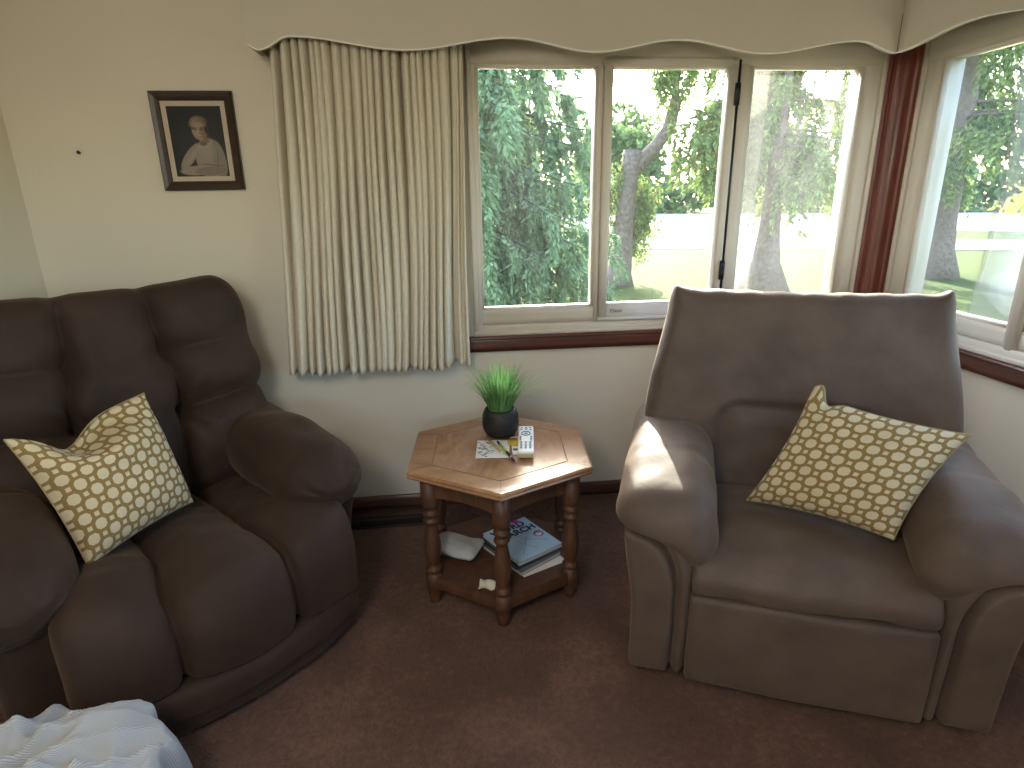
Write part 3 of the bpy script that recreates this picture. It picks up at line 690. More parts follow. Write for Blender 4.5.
# ------------------------------------------------------------------ crumpled ribbed blanket
def blanket():
    n = 240; U, W = np.meshgrid(np.linspace(-1, 1, n), np.linspace(-1, 1, n), indexing='ij')
    h0 = np.maximum(np.hypot(U, W), 1e-6); rr = np.clip(np.maximum(np.abs(U), np.abs(W)), 0, 1); ca, sa = U / h0, W / h0
    sq = 1 / np.maximum(np.abs(ca), np.abs(sa)) ** .35
    pr_ = np.where(rr < .62, rr / .62 * .95, .95 + (rr - .62) / .38 * .05); pz = np.where(rr < .62, 1 - .16 * (rr / .62) ** 4, .84 * (1 - ((rr - .62) / .38) ** 1.05))
    X = ca * pr_ * sq; Y = sa * pr_ * sq
    def ridge(a, f, ph, wv):
        d = X * math.cos(a) + Y * math.sin(a); e = -X * math.sin(a) + Y * math.cos(a)
        t = d * f + ph + wv * np.sin(e * 2.6 + ph) + .5 * wv * np.sin(e * 5.3 + d * 2.2); return 1 - np.abs(np.sin(t))
    fold = .50 * ridge(.5, 4.2, .3, .9) ** 1.8 + .42 * ridge(2.1, 5.2, 1.1, .9) ** 1.6 + .32 * ridge(1.3, 9.0, 2.0, 1.2) ** 1.5 + .16 * ridge(2.7, 14.0, .5, 1.3)
    dome = gs(np.hypot(X - .70, Y - .10), .42)
    fold = fold * (1 - .82 * dome) + .62 * dome
    top = sm(.95, .45, rr)
    V = np.stack([X * .32, Y * .21, pz * .285 + fold * .105 * top], -1)
    side = sm(.5, .72, rr); an = np.arctan2(sa, ca); push = side * (.016 * np.sin(an * 9 + 5 * pz) + .010 * np.sin(an * 21 + 3 * pz)) + .02 * side * fold
    V[..., 0] += ca * push; V[..., 1] += sa * push; V[..., 2] = np.maximum(V[..., 2], .004)
    v, f = grid(V); return v, f, np.stack([U.ravel() * .5 + .5 + .05 * fold.ravel(), W.ravel() * .5 + .5 + .04 * np.sin(3 * U.ravel()) + .04 * fold.ravel()], -1)
V, F, uv = blanket()
bk = mk('blanket', V, F, M['blanket'], uv=uv); bk.location = (-3.08, -1.70, 0); bk.rotation_euler = (0, 0, math.radians(40))
md = bk.modifiers.new('thick', 'SOLIDIFY'); md.thickness = .006; md.offset = 1
setp(bk, 'crumpled pale grey ribbed blanket heaped in front of the brown recliner', 'blanket')

# ------------------------------------------------------------------ hexagonal end table
TH = .565
tc_ = np.array([-1.915, -.624]); a0 = math.radians(-94.5)
tb = empty('end_table', (*tc_, 0), label='hexagonal oak end table with turned legs between the two recliners', cat='end table')
def hexa(r): return [(r * math.cos(a0 + k * math.pi / 3), r * math.sin(a0 + k * math.pi / 3)) for k in range(6)]
Rt = .383
V, F = [], []
rings = [(Rt - .022, TH - .030), (Rt - .006, TH - .028), (Rt - .002, TH - .022), (Rt - .006, TH - .017), (Rt, TH - .014), (Rt, TH - .006), (Rt - .008, TH - .0005), (Rt - .014, TH), (Rt - .098, TH), (Rt - .100, TH - .0025), (Rt - .1035, TH - .0025), (Rt - .1045, TH)]
for r_, z_ in rings: V += [(x_, y_, z_) for x_, y_ in hexa(r_)]
for k in range(len(rings) - 1): F += [(6 * k + i, 6 * k + (i + 1) % 6, 6 * k + 6 + (i + 1) % 6, 6 * k + 6 + i) for i in range(6)]
F.append(tuple(range(6))[::-1]); mk('tabletop', V, F, M['oak'], tb, smooth=False)
V, F = prism(hexa(Rt - .1045), TH - .020, TH); mk('inlay_panel', V, F, M['oak_inlay'], tb, smooth=False)
# mitre joints
for k in range(6):
    a = a0 + k * math.pi / 3; d = np.array([math.cos(a), math.sin(a)]); p = np.array([-d[1], d[0]]) * .0009
    V = [(*(d * r_ + p * s_), TH + .0003) for r_ in (Rt - .100, Rt - .012) for s_ in (-1, 1)]
    mk('mitre_joint', V, [(0, 1, 3, 2)], M['oak_dark'], tb, smooth=False)
Rl = .300
hl = hexa(Rl)
for k in range(6):
    p0, p1 = np.array(hl[k]), np.array(hl[(k + 1) % 6]); n_ = 24; V = []
    t_ = np.linspace(0, 1, n_); nrm = (p0 + p1); nrm /= np.linalg.norm(nrm)
    zb_ = TH - .122 + .014 * np.sin(np.pi * np.clip((t_ - .08) / .84, 0, 1)) ** .7
    P = np.zeros((n_, 5, 3))
    for j, (o, top_) in enumerate(((.006, 0), (.006, 1), (-.012, 1), (-.012, 0), (.006, 0))):
        xy = p0[None] * (1 - t_)[:, None] + p1[None] * t_[:, None] + nrm * o; P[:, j, :2] = xy; P[:, j, 2] = (TH - .026) if top_ else zb_
    V, F = grid(P); mk('apron', V, F, M['oak_dark'], tb, smooth=False)
legp = [(0.0010, 0), (0.0185, 0), (0.0229, .012), (0.0273, .045), (0.0282, .060), (0.0317, .064), (0.0317, .118), (0.0264, .123), (0.0238, .130), (0.0308, .137), (0.0308, .146), (0.0229, .154), (0.0220, .163), (0.0282, .19), (0.0321, .225), (0.0317, .255),
        (0.0273, .285), (0.0229, .312), (0.0207, .328), (0.0202, .336), (0.0282, .343), (0.0282, .352), (0.0211, .359), (0.0211, .365), (0.0290, .373), (0.0299, .383), (0.0220, .392), (0.0220, .398), (0.0299, .408), (0.0317, .416), (0.0317, TH - .03), (0.0010, TH - .03)]
for k in range(6):
    V, F = lathe(legp, 20, (*hl[k], 0)); mk('leg', V, F, M['oak_dark'], tb)
SH = .115
V, F = prism(hexa(Rl + .024), SH - .050, SH, .012); mk('lower_shelf', V, F, M['oak_dark'], tb, smooth=False)

# ------------------------------------------------------------------ potted grass
CAM = np.array([-2.0915, -2.750])
def tp(p, k=.9842): p = np.asarray(p, float); q = p.copy(); q[..., :2] = CAM + (p[..., :2] - CAM) * k; return q
px_, py_ = tp((-1.893, -.455))
pg = empty('potted_grass', (px_, py_, TH), label='artificial green grass in a round black pot on the end table', cat='plant')
V, F = lathe([(.001, .001), (.048, .001), (.060, .008), (.071, .030), (.0745, .055), (.072, .085), (.064, .108), (.058, .115), (.054, .112), (.052, .095), (.001, .092)], 40)
an = np.arctan2(V[:, 1], V[:, 0]); k = (np.hypot(V[:, 0], V[:, 1]) > .055); V[:, :2] *= (1 + k * .010 * np.sin(an * 22) * np.sin(V[:, 2] * 330))[:, None]; mk('pot', V, F, M['pot'], pg)
V, F = lathe([(.001, .100), (.05, .097), (.052, .094)], 20); mk('soil', V, F, M['cover_dark'], pg)
bl_V, bl_F, b_ = [], [], 0
for i in range(520):
    an = rng.uniform(0, 6.283); r0 = .046 * math.sqrt(rng.uniform()); ou = (r0 / .046) ** 1.1
    L_ = rng.uniform(.15, .215) * (1.0 - .10 * ou); lean = (.10 + .62 * ou ** 1.5) * rng.uniform(.5, 1.15)
    if i < 22: L_ *= 1.15; lean = rng.uniform(.85, 1.2)
    d = np.array([math.cos(an + rng.normal() * .3), math.sin(an + rng.normal() * .3)]); sd_ = np.array([-d[1], d[0], 0]) * rng.uniform(.0017, .0028)
    p0 = np.array([r0 * math.cos(an), r0 * math.sin(an), .095]); prev = None
    for j in range(6):
        t_ = j / 5; ang = lean * (.25 + .75 * t_); pos = p0 + np.array([d[0] * math.sin(ang) * L_ * t_, d[1] * math.sin(ang) * L_ * t_, math.cos(ang * .85) * L_ * t_]); wv = sd_ * (1 - t_ ** 2 * .93)
        bl_V += [pos - wv, pos + wv]
        if j: bl_F.append((b_ - 2, b_ - 1, b_ + 1, b_))
        b_ += 2
mk('grass_blades', bl_V, np.array(bl_F), M['grass_blade'], pg, kind='stuff')

# ------------------------------------------------------------------ things on the table top
def flat(name, pts, z0, z1, mat, parent=None, smooth=False):
    V, F = prism(pts, z0, z1); return mk(name, V, F, mat, parent, smooth=smooth)
def local(pts, o): return [(p[0] - o[0], p[1] - o[1]) for p in tp(np.array(pts))]
o = tuple(tp((-1.937, -.600))); pc = empty('puzzle_sheet', (*o, TH), label='small white printed sheet under the pencil, left of the remote', cat='paper')
flat('sheet', local([(-2.010, -.676), (-1.884, -.690), (-1.864, -.528), (-1.992, -.512)], o), .0005, .0018, M['paper'], pc)
Vs, Fs, b_ = [], [], 0
r_ = np.random.default_rng(3)
for i in range(34):
    u_, v_ = r_.uniform(.06, .52), r_.uniform(.06, .90); c0 = tp(np.array([-2.010, -.676])) * (1 - u_) * (1 - v_) + tp(np.array([-1.884, -.690])) * u_ * (1 - v_) + tp(np.array([-1.864, -.528])) * u_ * v_ + tp(np.array([-1.992, -.512])) * (1 - u_) * v_
    a = r_.uniform(-.6, .9); l_, h_ = r_.uniform(.003, .009), r_.uniform(.0012, .003); ex, ey = np.array([math.cos(a), math.sin(a)]) * l_, np.array([-math.sin(a), math.cos(a)]) * h_
    for q_ in (-ex - ey, ex - ey, ex + ey, -ex + ey): Vs.append((*(c0 + q_ - np.array(o)), .0022))
    Fs.append((b_, b_ + 1, b_ + 2, b_ + 3)); b_ += 4
mk('printed_marks', Vs, Fs, M['ink'], pc, smooth=False)
def stick(name, p0, p1, r, parts, label, cat):
    p0, p1 = tp(p0), tp(p1); rt_ = empty(name, ((p0[0] + p1[0]) / 2, (p0[1] + p1[1]) / 2, p0[2]), label=label, cat=cat); c0 = np.array(rt_.location)
    for nm, a, b, ra, rb_, mt in parts:
        V, F = tube([p0 + (p1 - p0) * a - c0, p0 + (p1 - p0) * (a + b) / 2 - c0, p0 + (p1 - p0) * b - c0], [ra * r, (ra + rb_) / 2 * r, rb_ * r], 10); mk(nm, V, F, mt, rt_)
stick('pencil', (-1.951, -.512, TH + .006), (-1.901, -.668, TH + .006), .0042, [('shaft', 0, .86, 1, 1, M['pencil']), ('tip', .86, .96, 1, .3, M['cream']), ('lead', .96, 1, .3, .05, M['ink'])], 'tan pencil lying across the printed sheet on the end table', 'pencil')
stick('marker_pen', (-1.915, -.545, TH + .0065), (-1.868, -.735, TH + .0065), .0055, [('cap', 0, .16, .7, .8, M['marker_dark']), ('barrel', .16, .56, .9, 1, M['marker']), ('grip', .56, .80, 1, 1.05, M['marker_dark']), ('band', .80, .85, 1.06, 1.0, M['paper']), ('nib', .85, 1, 1.0, .5, M['marker_dark'])], 'green and black marker pen between the pencil and the remote', 'pen')
o = tuple(tp((-1.850, -.59))); yl = empty('notepad', (*o, TH), label='white notepad with yellow label poking out beneath the remote control', cat='notepad')
flat('pages', local([(-1.868, -.668), (-1.805, -.672), (-1.800, -.500), (-1.858, -.502)], o), .0005, .004, M['paper'], yl)
V, F = lathe([(.001, .0045), (.029, .0045), (.029, .004)], 24); V[:, 1] *= 1.5; V += (.005, .035, 0); mk('label', V, F, M['yellow'], yl)
flat('print', [(-.012, -.045), (.030, -.047), (.030, -.028), (-.012, -.026)], .004, .0045, M['marker_dark'], yl)
# remote
ra = math.atan2(-.411 + .671, -1.808 + 1.845) - math.pi / 2
rm = empty('remote_control', (*tp((-1.806, -.583)), TH + .004), ra, label='white remote control with dark buttons right of the potted grass', cat='remote')
V, F = rbox((.0300, .135, .0115), .006, (10, 24, 6)); V += (0, 0, .0130); V[:, 2] += .004 * sm(-.05, -.13, V[:, 1]) * (V[:, 2] > .01); mk('body', V, F, M['remote'], rm)
V, F = rbox((.0275, .003, .009), .003, (8, 4, 4)); V += (0, -.1345, .013); mk('end_cap', V, F, M['remote_end'], rm)
zt_ = .0245
def btn(x_, y_, w_, h_):
    V, F = rbox((w_ * 1.15, h_, .0018), .0015, (4, 4, 3)); V += (x_ * 1.2, y_, zt_ + .004 * float(sm(-.05, -.13, np.array(y_)))); mk('button', V, F, M['button'], rm)
for x_ in (-.014, 0, .014): btn(x_, .112, .0035, .003)
for x_, y_ in ((0, .095), (-.015, .090), (.015, .090)): btn(x_, y_, .004 if x_ else .006, .0035)
V, F = tube([(.0165 * math.cos(t_), .050 + .020 * math.sin(t_), zt_) for t_ in np.linspace(0, 6.283, 28)], .0028, 6, cap=False); mk('navigation_ring', V, F, M['button'], rm)
btn(0, .050, .006, .007)
for y_ in (.018, .002, -.014): btn(-.017, y_, .003, .006); btn(.017, y_, .003, .006)
for y_ in (-.035, -.055, -.075, -.095):
    for x_ in (-.014, 0, .014): btn(x_, y_, .0038, .0065)

# ------------------------------------------------------------------ things on the lower shelf
zc = .172
def book(name, corners, z0, z1, cov, label, cat='book', grp=None, pg_='pages'):
    cs = np.array(corners, float); o = cs.mean(0); r = empty(name, (*o, z0), label=label, cat=cat, group=grp); c = cs - o; ins = c * .985
    flat('page_block', ins, .0015, z1 - z0 - .0015, M[pg_], r)
    flat('cover', c, z1 - z0 - .0015, z1 - z0, cov, r); flat('back_cover', c, 0, .0015, cov, r); return r, o
Ltl, Ltr, Lbr = tp(np.array([-1.9850, -.536]), .9765), tp(np.array([-1.797, -.4255]), .9765), tp(np.array([-1.6713, -.6503]), .9765); Lbl = Ltl + Lbr - Ltr
def qd(dx, dy, rot, sc=1.0):
    c = (Ltl + Lbr) / 2; q = np.array([Lbl, Lbr, Ltr, Ltl]) - c; cr, sr = math.cos(rot), math.sin(rot); return (q * sc) @ np.array([[cr, sr], [-sr, cr]]) + c + np.array([dx, dy])
hs = [SH + .001, SH + .003, SH + .017, SH + .030, SH + .041, SH + .058]
o_ = qd(.028, -.032, -.10, .92); r = empty('paper_sheet', (*o_.mean(0), hs[0]), label='loose white paper sticking out below the book stack on the shelf', cat='paper'); flat('sheet', o_ - o_.mean(0), 0, .0012, M['paper'], r)
book('book', qd(-.004, -.012, .06, .97), hs[1], hs[2], M['cover_grey'], 'grey paperback, lowest in the stack under the word search book', grp='stacked books on the lower shelf')
book('book', qd(-.014, .008, .02, 1.0), hs[2] + .0005, hs[3], M['cover_dark'], 'black covered paperback, second from the bottom of the book stack', pg_='pages_dark', grp='stacked books on the lower shelf')
book('book', qd(-.008, -.004, -.05, .98), hs[3] + .0005, hs[4], M['cover_dark'], 'dark paperback directly beneath the light blue word search book', pg_='pages_dark', grp='stacked books on the lower shelf')
wb, o = book('book', [Lbl, Lbr, Ltr, Ltl], hs[4] + .0005, hs[5], M['cover'], 'light blue word search book on top of the stack on the lower shelf', grp='stacked books on the lower shelf')
ztop = hs[5] - hs[4] - .0005
ex = (Ltr - Ltl); wid = np.linalg.norm(ex); ex = ex / wid; ey = (Ltl - Lbl); hei = np.linalg.norm(ey); ey = ey / hei
def on_cover(u_, v_): p = Lbl - o + ex * wid * u_ + ey * hei * v_; return (p[0], p[1], ztop + .0006)
X3, Y3 = (*ex, 0), (*ey, 0)
text_mesh('WORD', .050, M['title_ink'], 'title', wb, on_cover(.10, .79), X3, Y3, .0006, .0012)
text_mesh('SEARCH', .050, M['title_ink'], 'title', wb, on_cover(.10, .615), X3, Y3, .0006, .0012)
V, F = lathe([(.001, .0007), (.021, .0007), (.021, 0)], 28); b0 = np.array(on_cover(.85, .44)); bd = mk('badge', V + b0, F, M['badge'], wb)
V, F = lathe([(.001, .0012), (.015, .0012), (.015, 0)], 28); mk('badge_center', V + b0, F, M['cover'], bd)
V, F = lathe([(.001, .0007), (.016, .0007), (.016, 0)], 24); V[:, :2] = V[:, :2] * np.array([1.3, .8]); mk('corner_badge', V + np.array(on_cover(.74, .955)), F, M['magenta'], wb)
Vs, Fs, b_ = [], [], 0
for i in range(13):
    for j in range(11):
        u_, v_ = .14 + i * .058, .08 + j * .040; p = np.array(on_cover(u_, v_))
        for dx, dy in ((-.0022, -.0007), (.0022, -.0007), (.0022, .0007), (-.0022, .0007)): Vs.append((p[0] + ex[0] * dx + ey[0] * dy, p[1] + ex[1] * dx + ey[1] * dy, p[2]))
        Fs.append((b_, b_ + 1, b_ + 2, b_ + 3)); b_ += 4
for (ua, va_), (ub, vb) in (((.2, .12), (.62, .50)), ((.35, .48), (.55, .10)), ((.12, .565), (.78, .565)), ((.5, .45), (.88, .22))):
    pa, pb = np.array(on_cover(ua, va_)), np.array(on_cover(ub, vb)); d = pb - pa; d /= np.linalg.norm(d); q_ = np.array([-d[1], d[0], 0]) * .0009
    Vs += [pa - q_, pb - q_, pb + q_, pa + q_]; Fs.append((b_, b_ + 1, b_ + 2, b_ + 3)); b_ += 4
mk('letter_grid', Vs, Fs, M['ink_blue'], wb, smooth=False)
# packet and paper scrap
V, F = rbox((.100, .068, .026), .024, (26, 18, 10)); e_ = np.maximum(np.abs(V[:, 0]) / .100, np.abs(V[:, 1]) / .07); V[:, 2] *= 1 - .55 * sm(.55, 1, e_); V[:, 2] += .028 * (1 - .0); V += wob(V, .006, 42, 81)[:, None] * np.array([.5, .5, .8]); V[:, 2] -= V[:, 2].min()
pk = mk('plastic_packet', V, F, M['bag']); pk.location = (-2.098, -.628, SH + .0015); pk.rotation_euler = (0, 0, math.radians(-24)); setp(pk, 'crumpled whitish plastic packet on the lower shelf left of the books', 'packet')
n_ = 16; U, W = np.meshgrid(np.linspace(-1, 1, n_), np.linspace(-1, 1, n_), indexing='ij'); P = np.stack([U * .031 + .004 * W, W * .026, .010 + .008 * np.abs(np.sin(U * 2.2 + W * 1.2)) + .006 * np.sin(W * 3 + U)], -1); P[..., 2] -= P[..., 2].min()
V, F = grid(P); sc_ = mk('paper_scrap', V, F, M['cream']); md = sc_.modifiers.new('thick', 'SOLIDIFY'); md.thickness = .0008; sc_.location = (-1.990, -.862, SH + .002); sc_.rotation_euler = (0, 0, -.1); setp(sc_, 'small folded cream paper scrap near the front leg of the table', 'paper')
# ------------------------------------------------------------------ outdoors
G = -.5
def struct2(name, V, F, mat): return setp(mk(name, V, F, mat, smooth=False), kind='structure')
n_ = 60; gx, gy = np.meshgrid(np.linspace(-60, 110, n_), np.linspace(.2, 130, n_), indexing='ij')
V, F = grid(np.stack([gx, gy, np.full_like(gx, G)], -1)); struct2('lawn_ground', V, F, M['lawn'])
V, F = boxes([(.16, 60, -40, .2, G - .1, G)]); struct2('lawn_ground_side', V, F, M['lawn'])
V, F = boxes([(-60, .2, -40, YB - .16, G - .1, G)]); struct2('lawn_ground_rear', V, F, M['lawn'])
def strip(name, pts, w_, mat, z):
    pts = np.array(pts, float); T = np.gradient(pts, axis=0); T /= np.linalg.norm(T, axis=1, keepdims=True); N_ = np.stack([-T[:, 1], T[:, 0]], -1)
    P = np.stack([np.concatenate([pts + N_ * w_ / 2, np.full((len(pts), 1), z)], 1), np.concatenate([pts - N_ * w_ / 2, np.full((len(pts), 1), z)], 1)], 1); V, F = grid(P); struct2(name, V, F, mat)
dv_ = np.array([.86, -.5]); 
strip('road', [(-40, 32.0), (0, 22.5), (8, 19.5), (16, 16.8), (30, 10.5), (60, -6)], 4.6, M['road'], G + .02)
strip('driveway', [(-40, 60), (0, 45), (25, 33), (50, 20), (90, -5)], 22, M['drive'], G + .015)

def leafquads(P, D, ln, wd, r):
    """diamond sprigs at P pointing along D"""
    n = len(P); D = D / (np.linalg.norm(D, axis=1, keepdims=True) + 1e-9); A = r.normal(size=(n, 3)); A = np.cross(D, A); A /= np.linalg.norm(A, axis=1, keepdims=True) + 1e-9
    ln = ln * r.uniform(.6, 1.3, (n, 1)); wd = wd * r.uniform(.7, 1.3, (n, 1))
    V = np.stack([P, P + D * ln * .45 + A * wd, P + D * ln, P + D * ln * .45 - A * wd], 1).reshape(-1, 3); return V, np.arange(4 * n).reshape(n, 4)
def conifer(name, x, y, h, r_trunk, z_lo, z_hi, R_lo, R_hi, nb, label, seed, mat, az=None, droop=.35, hang=.6, dens=26, ln=.10, wd=.022, bark='bark', lean=(0, 0), grp=None, flare=1.5, extra=()):
    r = np.random.default_rng(seed); root = empty(name, (x, y, G), label=label, cat='tree', group=grp)
    t_ = np.linspace(0, 1, 14); tr = np.stack([lean[0] * t_ ** 1.3, lean[1] * t_, h * t_], -1)
    rad = r_trunk * (1 - .75 * t_) * (1 + (flare - 1) * np.exp(-t_ * h / .45)); V, F = tube(tr, rad, 14); V += wob(V, .02, 5, seed)[:, None] * np.array([1, 1, 0]); mk('trunk', V, F, M[bark], root)
    bV, bF, PP, DD, b_ = [], [], [], [], 0
    for i in range(nb + len(extra)):
        f = (i + r.uniform()) / nb; z0 = z_lo + (z_hi - z_lo) * f; R0 = (R_lo + (R_hi - R_lo) * f) * r.uniform(.7, 1.1); a = r.uniform(0, 6.283) if az is None else r.uniform(*az)
        if i >= nb: z0, R0, a = extra[i - nb]
        k = 9; s = np.linspace(0, 1, k); ang = a + .25 * r.normal() * s; rad_ = R0 * s
        zz = z0 + .12 * R0 * s - droop * R0 * s ** 1.8 + .10 * R0 * s ** 5; tx_ = lean[0] * (z0 / h) ** 1.3; ty_ = lean[1] * z0 / h
        br = np.stack([tx_ + rad_ * np.cos(ang), ty_ + rad_ * np.sin(ang), zz], -1)
        v, f_ = tube(br, np.linspace(.035, .006, k) * (r_trunk / .22), 5); bV.append(v); bF.append(f_ + b_); b_ += len(v)
        nh = int(5 + R0 * 7)
        for s0 in r.uniform(.12, 1, nh):
            p = np.array([np.interp(s0, s, br[:, q]) for q in range(3)]); sa = a + r.choice([-1, 1]) * r.uniform(.3, 1.3); hl_ = hang * r.uniform(.4, 1.15) * (.5 + .6 * np.sin(np.pi * min(s0, .9)))
            m_ = int(dens * r.uniform(.7, 1.2)); u_ = r.uniform(0, 1, m_); out_ = .35 * hl_
            pts = p + np.stack([np.cos(sa) * out_ * np.sqrt(u_), np.sin(sa) * out_ * np.sqrt(u_), -hl_ * u_ ** 1.3], -1) + r.normal(size=(m_, 3)) * .018
            dd = np.stack([np.cos(sa) * .5 + r.normal(size=m_) * .45, np.sin(sa) * .5 + r.normal(size=m_) * .45, -.75 + r.normal(size=m_) * .3], -1); PP.append(pts); DD.append(dd)
        m_ = int(30 * R0); u_ = r.uniform(.1, 1, m_); pts = np.stack([np.interp(u_, s, br[:, q]) for q in range(3)], -1); dd = np.stack([np.cos(a) + r.normal(size=m_) * .7, np.sin(a) + r.normal(size=m_) * .7, r.normal(size=m_) * .4], -1); PP.append(pts); DD.append(dd)
    mk('branches', np.concatenate(bV), np.concatenate(bF), M[bark], root)
    V, F = leafquads(np.concatenate(PP), np.concatenate(DD), ln, wd, r); mk('foliage', V, F, mat, root, smooth=False, kind='stuff'); return root
# weeping spruce filling the left pane
conifer('spruce_tree', -1.9, 7.3, 5.0, .20, .7, 4.4, 2.7, 2.1, 80, 'weeping blue-green spruce tree filling the left pane of the back window', 101, M['spruce'], az=(-2.6, .35), droop=.42, hang=.8, dens=58, ln=.12, wd=.021, bark='bark_dark')
# forked pine with a sawn-off stub, seen in the opening sash
pn = empty('forked_pine', (1.75, 10.35, G), label='forked pine trunk with a sawn-off stub, behind the opening sash', cat='tree')
V, F = tube([(-.02, 0, 0), (0, 0, .25), (.06, .02, .9), (.11, .05, 1.6), (.19, .10, 2.35), (.23, .14, 2.78)], [.36, .26, .21, .20, .20, .19], 16); V += wob(V, .02, 6, 5)[:, None] * np.array([1, 1, 0]); mk('trunk', V, F, M['bark'], pn)
V, F = tube([(.16, .08, 2.25), (.42, .14, 2.55), (.72, .12, 2.86), (.97, .08, 3.2), (1.06, .05, 3.65), (1.06, .05, 4.4), (1.02, .0, 5.6), (1.1, 0, 6.4)], [.15, .155, .145, .14, .125, .11, .08, .03], 12); V += wob(V, .015, 7, 6)[:, None] * np.array([1, 1, 0]); mk('limb', V, F, M['bark'], pn)
r = np.random.default_rng(55); PP, DD = [], []
for (bx, by, bz, R0, a0_, a1_, nb) in ((.1, .0, 2.2, .85, 1.2, 3.6, 9), (.1, .35, 1.3, .7, -.4, 2.6, 9), (1.05, 0, 4.3, .75, 0, 6.28, 9), (1.05, 0, 5.4, .8, 0, 6.28, 9), (.25, 0.1, 1.9, .55, -.9, .7, 8)):
    for i in range(nb):
        a = r.uniform(a0_, a1_); L_ = R0 * r.uniform(.5, 1.1); 
        for s0 in r.uniform(.2, 1, 9):
            p = np.array([bx + np.cos(a) * L_ * s0, by + np.sin(a) * L_ * s0, bz + .25 * r.normal() - .1 * s0]); m_ = 26; u_ = r.uniform(0, 1, m_); hl_ = r.uniform(.25, .6)
            PP.append(p + np.stack([r.normal(size=m_) * .05, r.normal(size=m_) * .05, -hl_ * u_], -1)); DD.append(np.stack([r.normal(size=m_) * .5, r.normal(size=m_) * .5, -.7 + r.normal(size=m_) * .3], -1))
V, F = leafquads(np.concatenate(PP), np.concatenate(DD), .11, .022, r); mk('foliage', V, F, M['pine'], pn, smooth=False, kind='stuff')
# spruce behind the third pane; low limbs hang across the opening sash too
conifer('spruce_tree', 4.45, 9.1, 7.2, .21, 2.1, 6.6, 1.75, 1.2, 62, 'spruce with flared trunk standing behind the right pane of the back window', 103, M['pine'], droop=.30, hang=.8, dens=34, ln=.13, wd=.028, flare=2.4, extra=[(2.75, 1.9, 3.0), (2.9, 2.2, 3.25), (3.1, 2.0, 3.5), (2.5, 1.7, 3.35), (3.3, 2.3, 3.1), (2.9, 1.5, 3.4), (3.5, 2.0, 3.3)])
conifer('spruce_tree', 9.0, 10.0, 7.8, .30, 1.9, 7.2, 2.9, 1.8, 60, 'broad spruce outside the dusty right hand window', 104, M['pine'], droop=.30, hang=.8, dens=34, ln=.14, wd=.028, flare=1.8)
# far broadleaf trees and hedge across the road
def broadleaf(name, x, y, h, Rw, n, label, seed, grp=None, ln=.45, wd=.16):
    r = np.random.default_rng(seed); root = empty(name, (x, y, G), label=label, cat='tree', group=grp)
    V, F = tube([(0, 0, 0), (.1, 0, h * .3), (0, .1, h * .7)], [.35, .28, .1], 10); mk('trunk', V, F, M['bark_dark'], root)
    cl = r.normal(size=(26, 3)); cl /= np.linalg.norm(cl, axis=1, keepdims=True); cl *= r.uniform(.35, .85, (26, 1)); c0 = cl[r.integers(0, 26, n)]
    d = r.normal(size=(n, 3)); d /= np.linalg.norm(d, axis=1, keepdims=True); P = c0 + d * r.uniform(.6, 1, (n, 1)) ** .5 * .36; P = P * np.array([Rw, Rw, h * .46]) + np.array([0, 0, h * .54]); P[:, 2] = np.maximum(P[:, 2], .1)
    V, F = leafquads(P, d + r.normal(size=(n, 3)) * .5, ln, wd, r); mk('foliage', V, F, M['far_leaf'], root, smooth=False, kind='stuff'); return root
def along(pts, step, off):
    p = np.array(pts, float); d = np.concatenate([[0], np.cumsum(np.linalg.norm(np.diff(p, axis=0), axis=1))]); t = np.arange(0, d[-1], step)
    q = np.stack([np.interp(t, d, p[:, k]) for k in range(2)], 1); T = np.gradient(q, axis=0); T /= np.linalg.norm(T, axis=1, keepdims=True); return q + np.stack([-T[:, 1], T[:, 0]], 1) * off
LINE = [(-24, 66), (10, 62), (40, 52), (60, 34), (67, 10)]
r0_ = np.random.default_rng(77)
for row, off, hh_ in ((0, 0, 8), (1, 14.5, 13)):
    for i, (x_, y_) in enumerate(along(LINE, 13.5, off)):
        if row and i % 2 and x_ > 68: continue
        broadleaf('broadleaf_tree', x_ , y_, hh_ * r0_.uniform(.85, 1.25), 5.0, 5200, ['broad leafy green tree in the front row across the road', 'taller leafy green tree in the back row across the road'][row], 200 + i + 50 * row, grp=['front row of trees across the road', 'back row of trees across the road'][row], ln=.7, wd=.26)
r = np.random.default_rng(9)
hp = []; 
tt = r.uniform(0, 1, 15000); kx = np.interp(tt, [0, .3, .6, .8, 1], [-25, 8, 35, 52, 58.5]); ky = np.interp(tt, [0, .3, .6, .8, 1], [57, 53.5, 44.5, 29.5, 9])
P = np.stack([kx + r.normal(size=15000) * 1.0, ky + r.normal(size=15000) * 1.0, G + 2.6 * r.uniform(0, 1, 15000) ** .8 + .5 * np.sin(tt * 60)], -1)
V, F = leafquads(P, r.normal(size=(15000, 3)), .6, .22, r); hd = mk('hedge', V, F, M['far_leaf'], smooth=False); setp(hd, 'low dark hedge along the far side of the road', 'hedge', kind='stuff')
# yellow staked sapling seen through the right window
sp_ = empty('sapling', (13.4, 12.0, G), label='yellow-green sapling tied to a leaning yellow stake on the lawn', cat='tree')
V, F = tube([(.25, 0, 0), (.0, 0, 1.3)], .035, 8); mk('stake', V, F, M['post_yellow'], sp_)
V, F = tube([(.0, .05, 0), (-.02, .05, .9), (-.05, .05, 1.55)], [.025, .02, .01], 8); mk('stem', V, F, M['bark'], sp_)
P = r.normal(size=(420, 3)) * np.array([.30, .30, .15]) + np.array([-.05, .05, 1.45]); V, F = leafquads(P, r.normal(size=(420, 3)), .2, .06, r); mk('foliage', V, F, M['yellow_leaf'], sp_, smooth=False, kind='stuff')
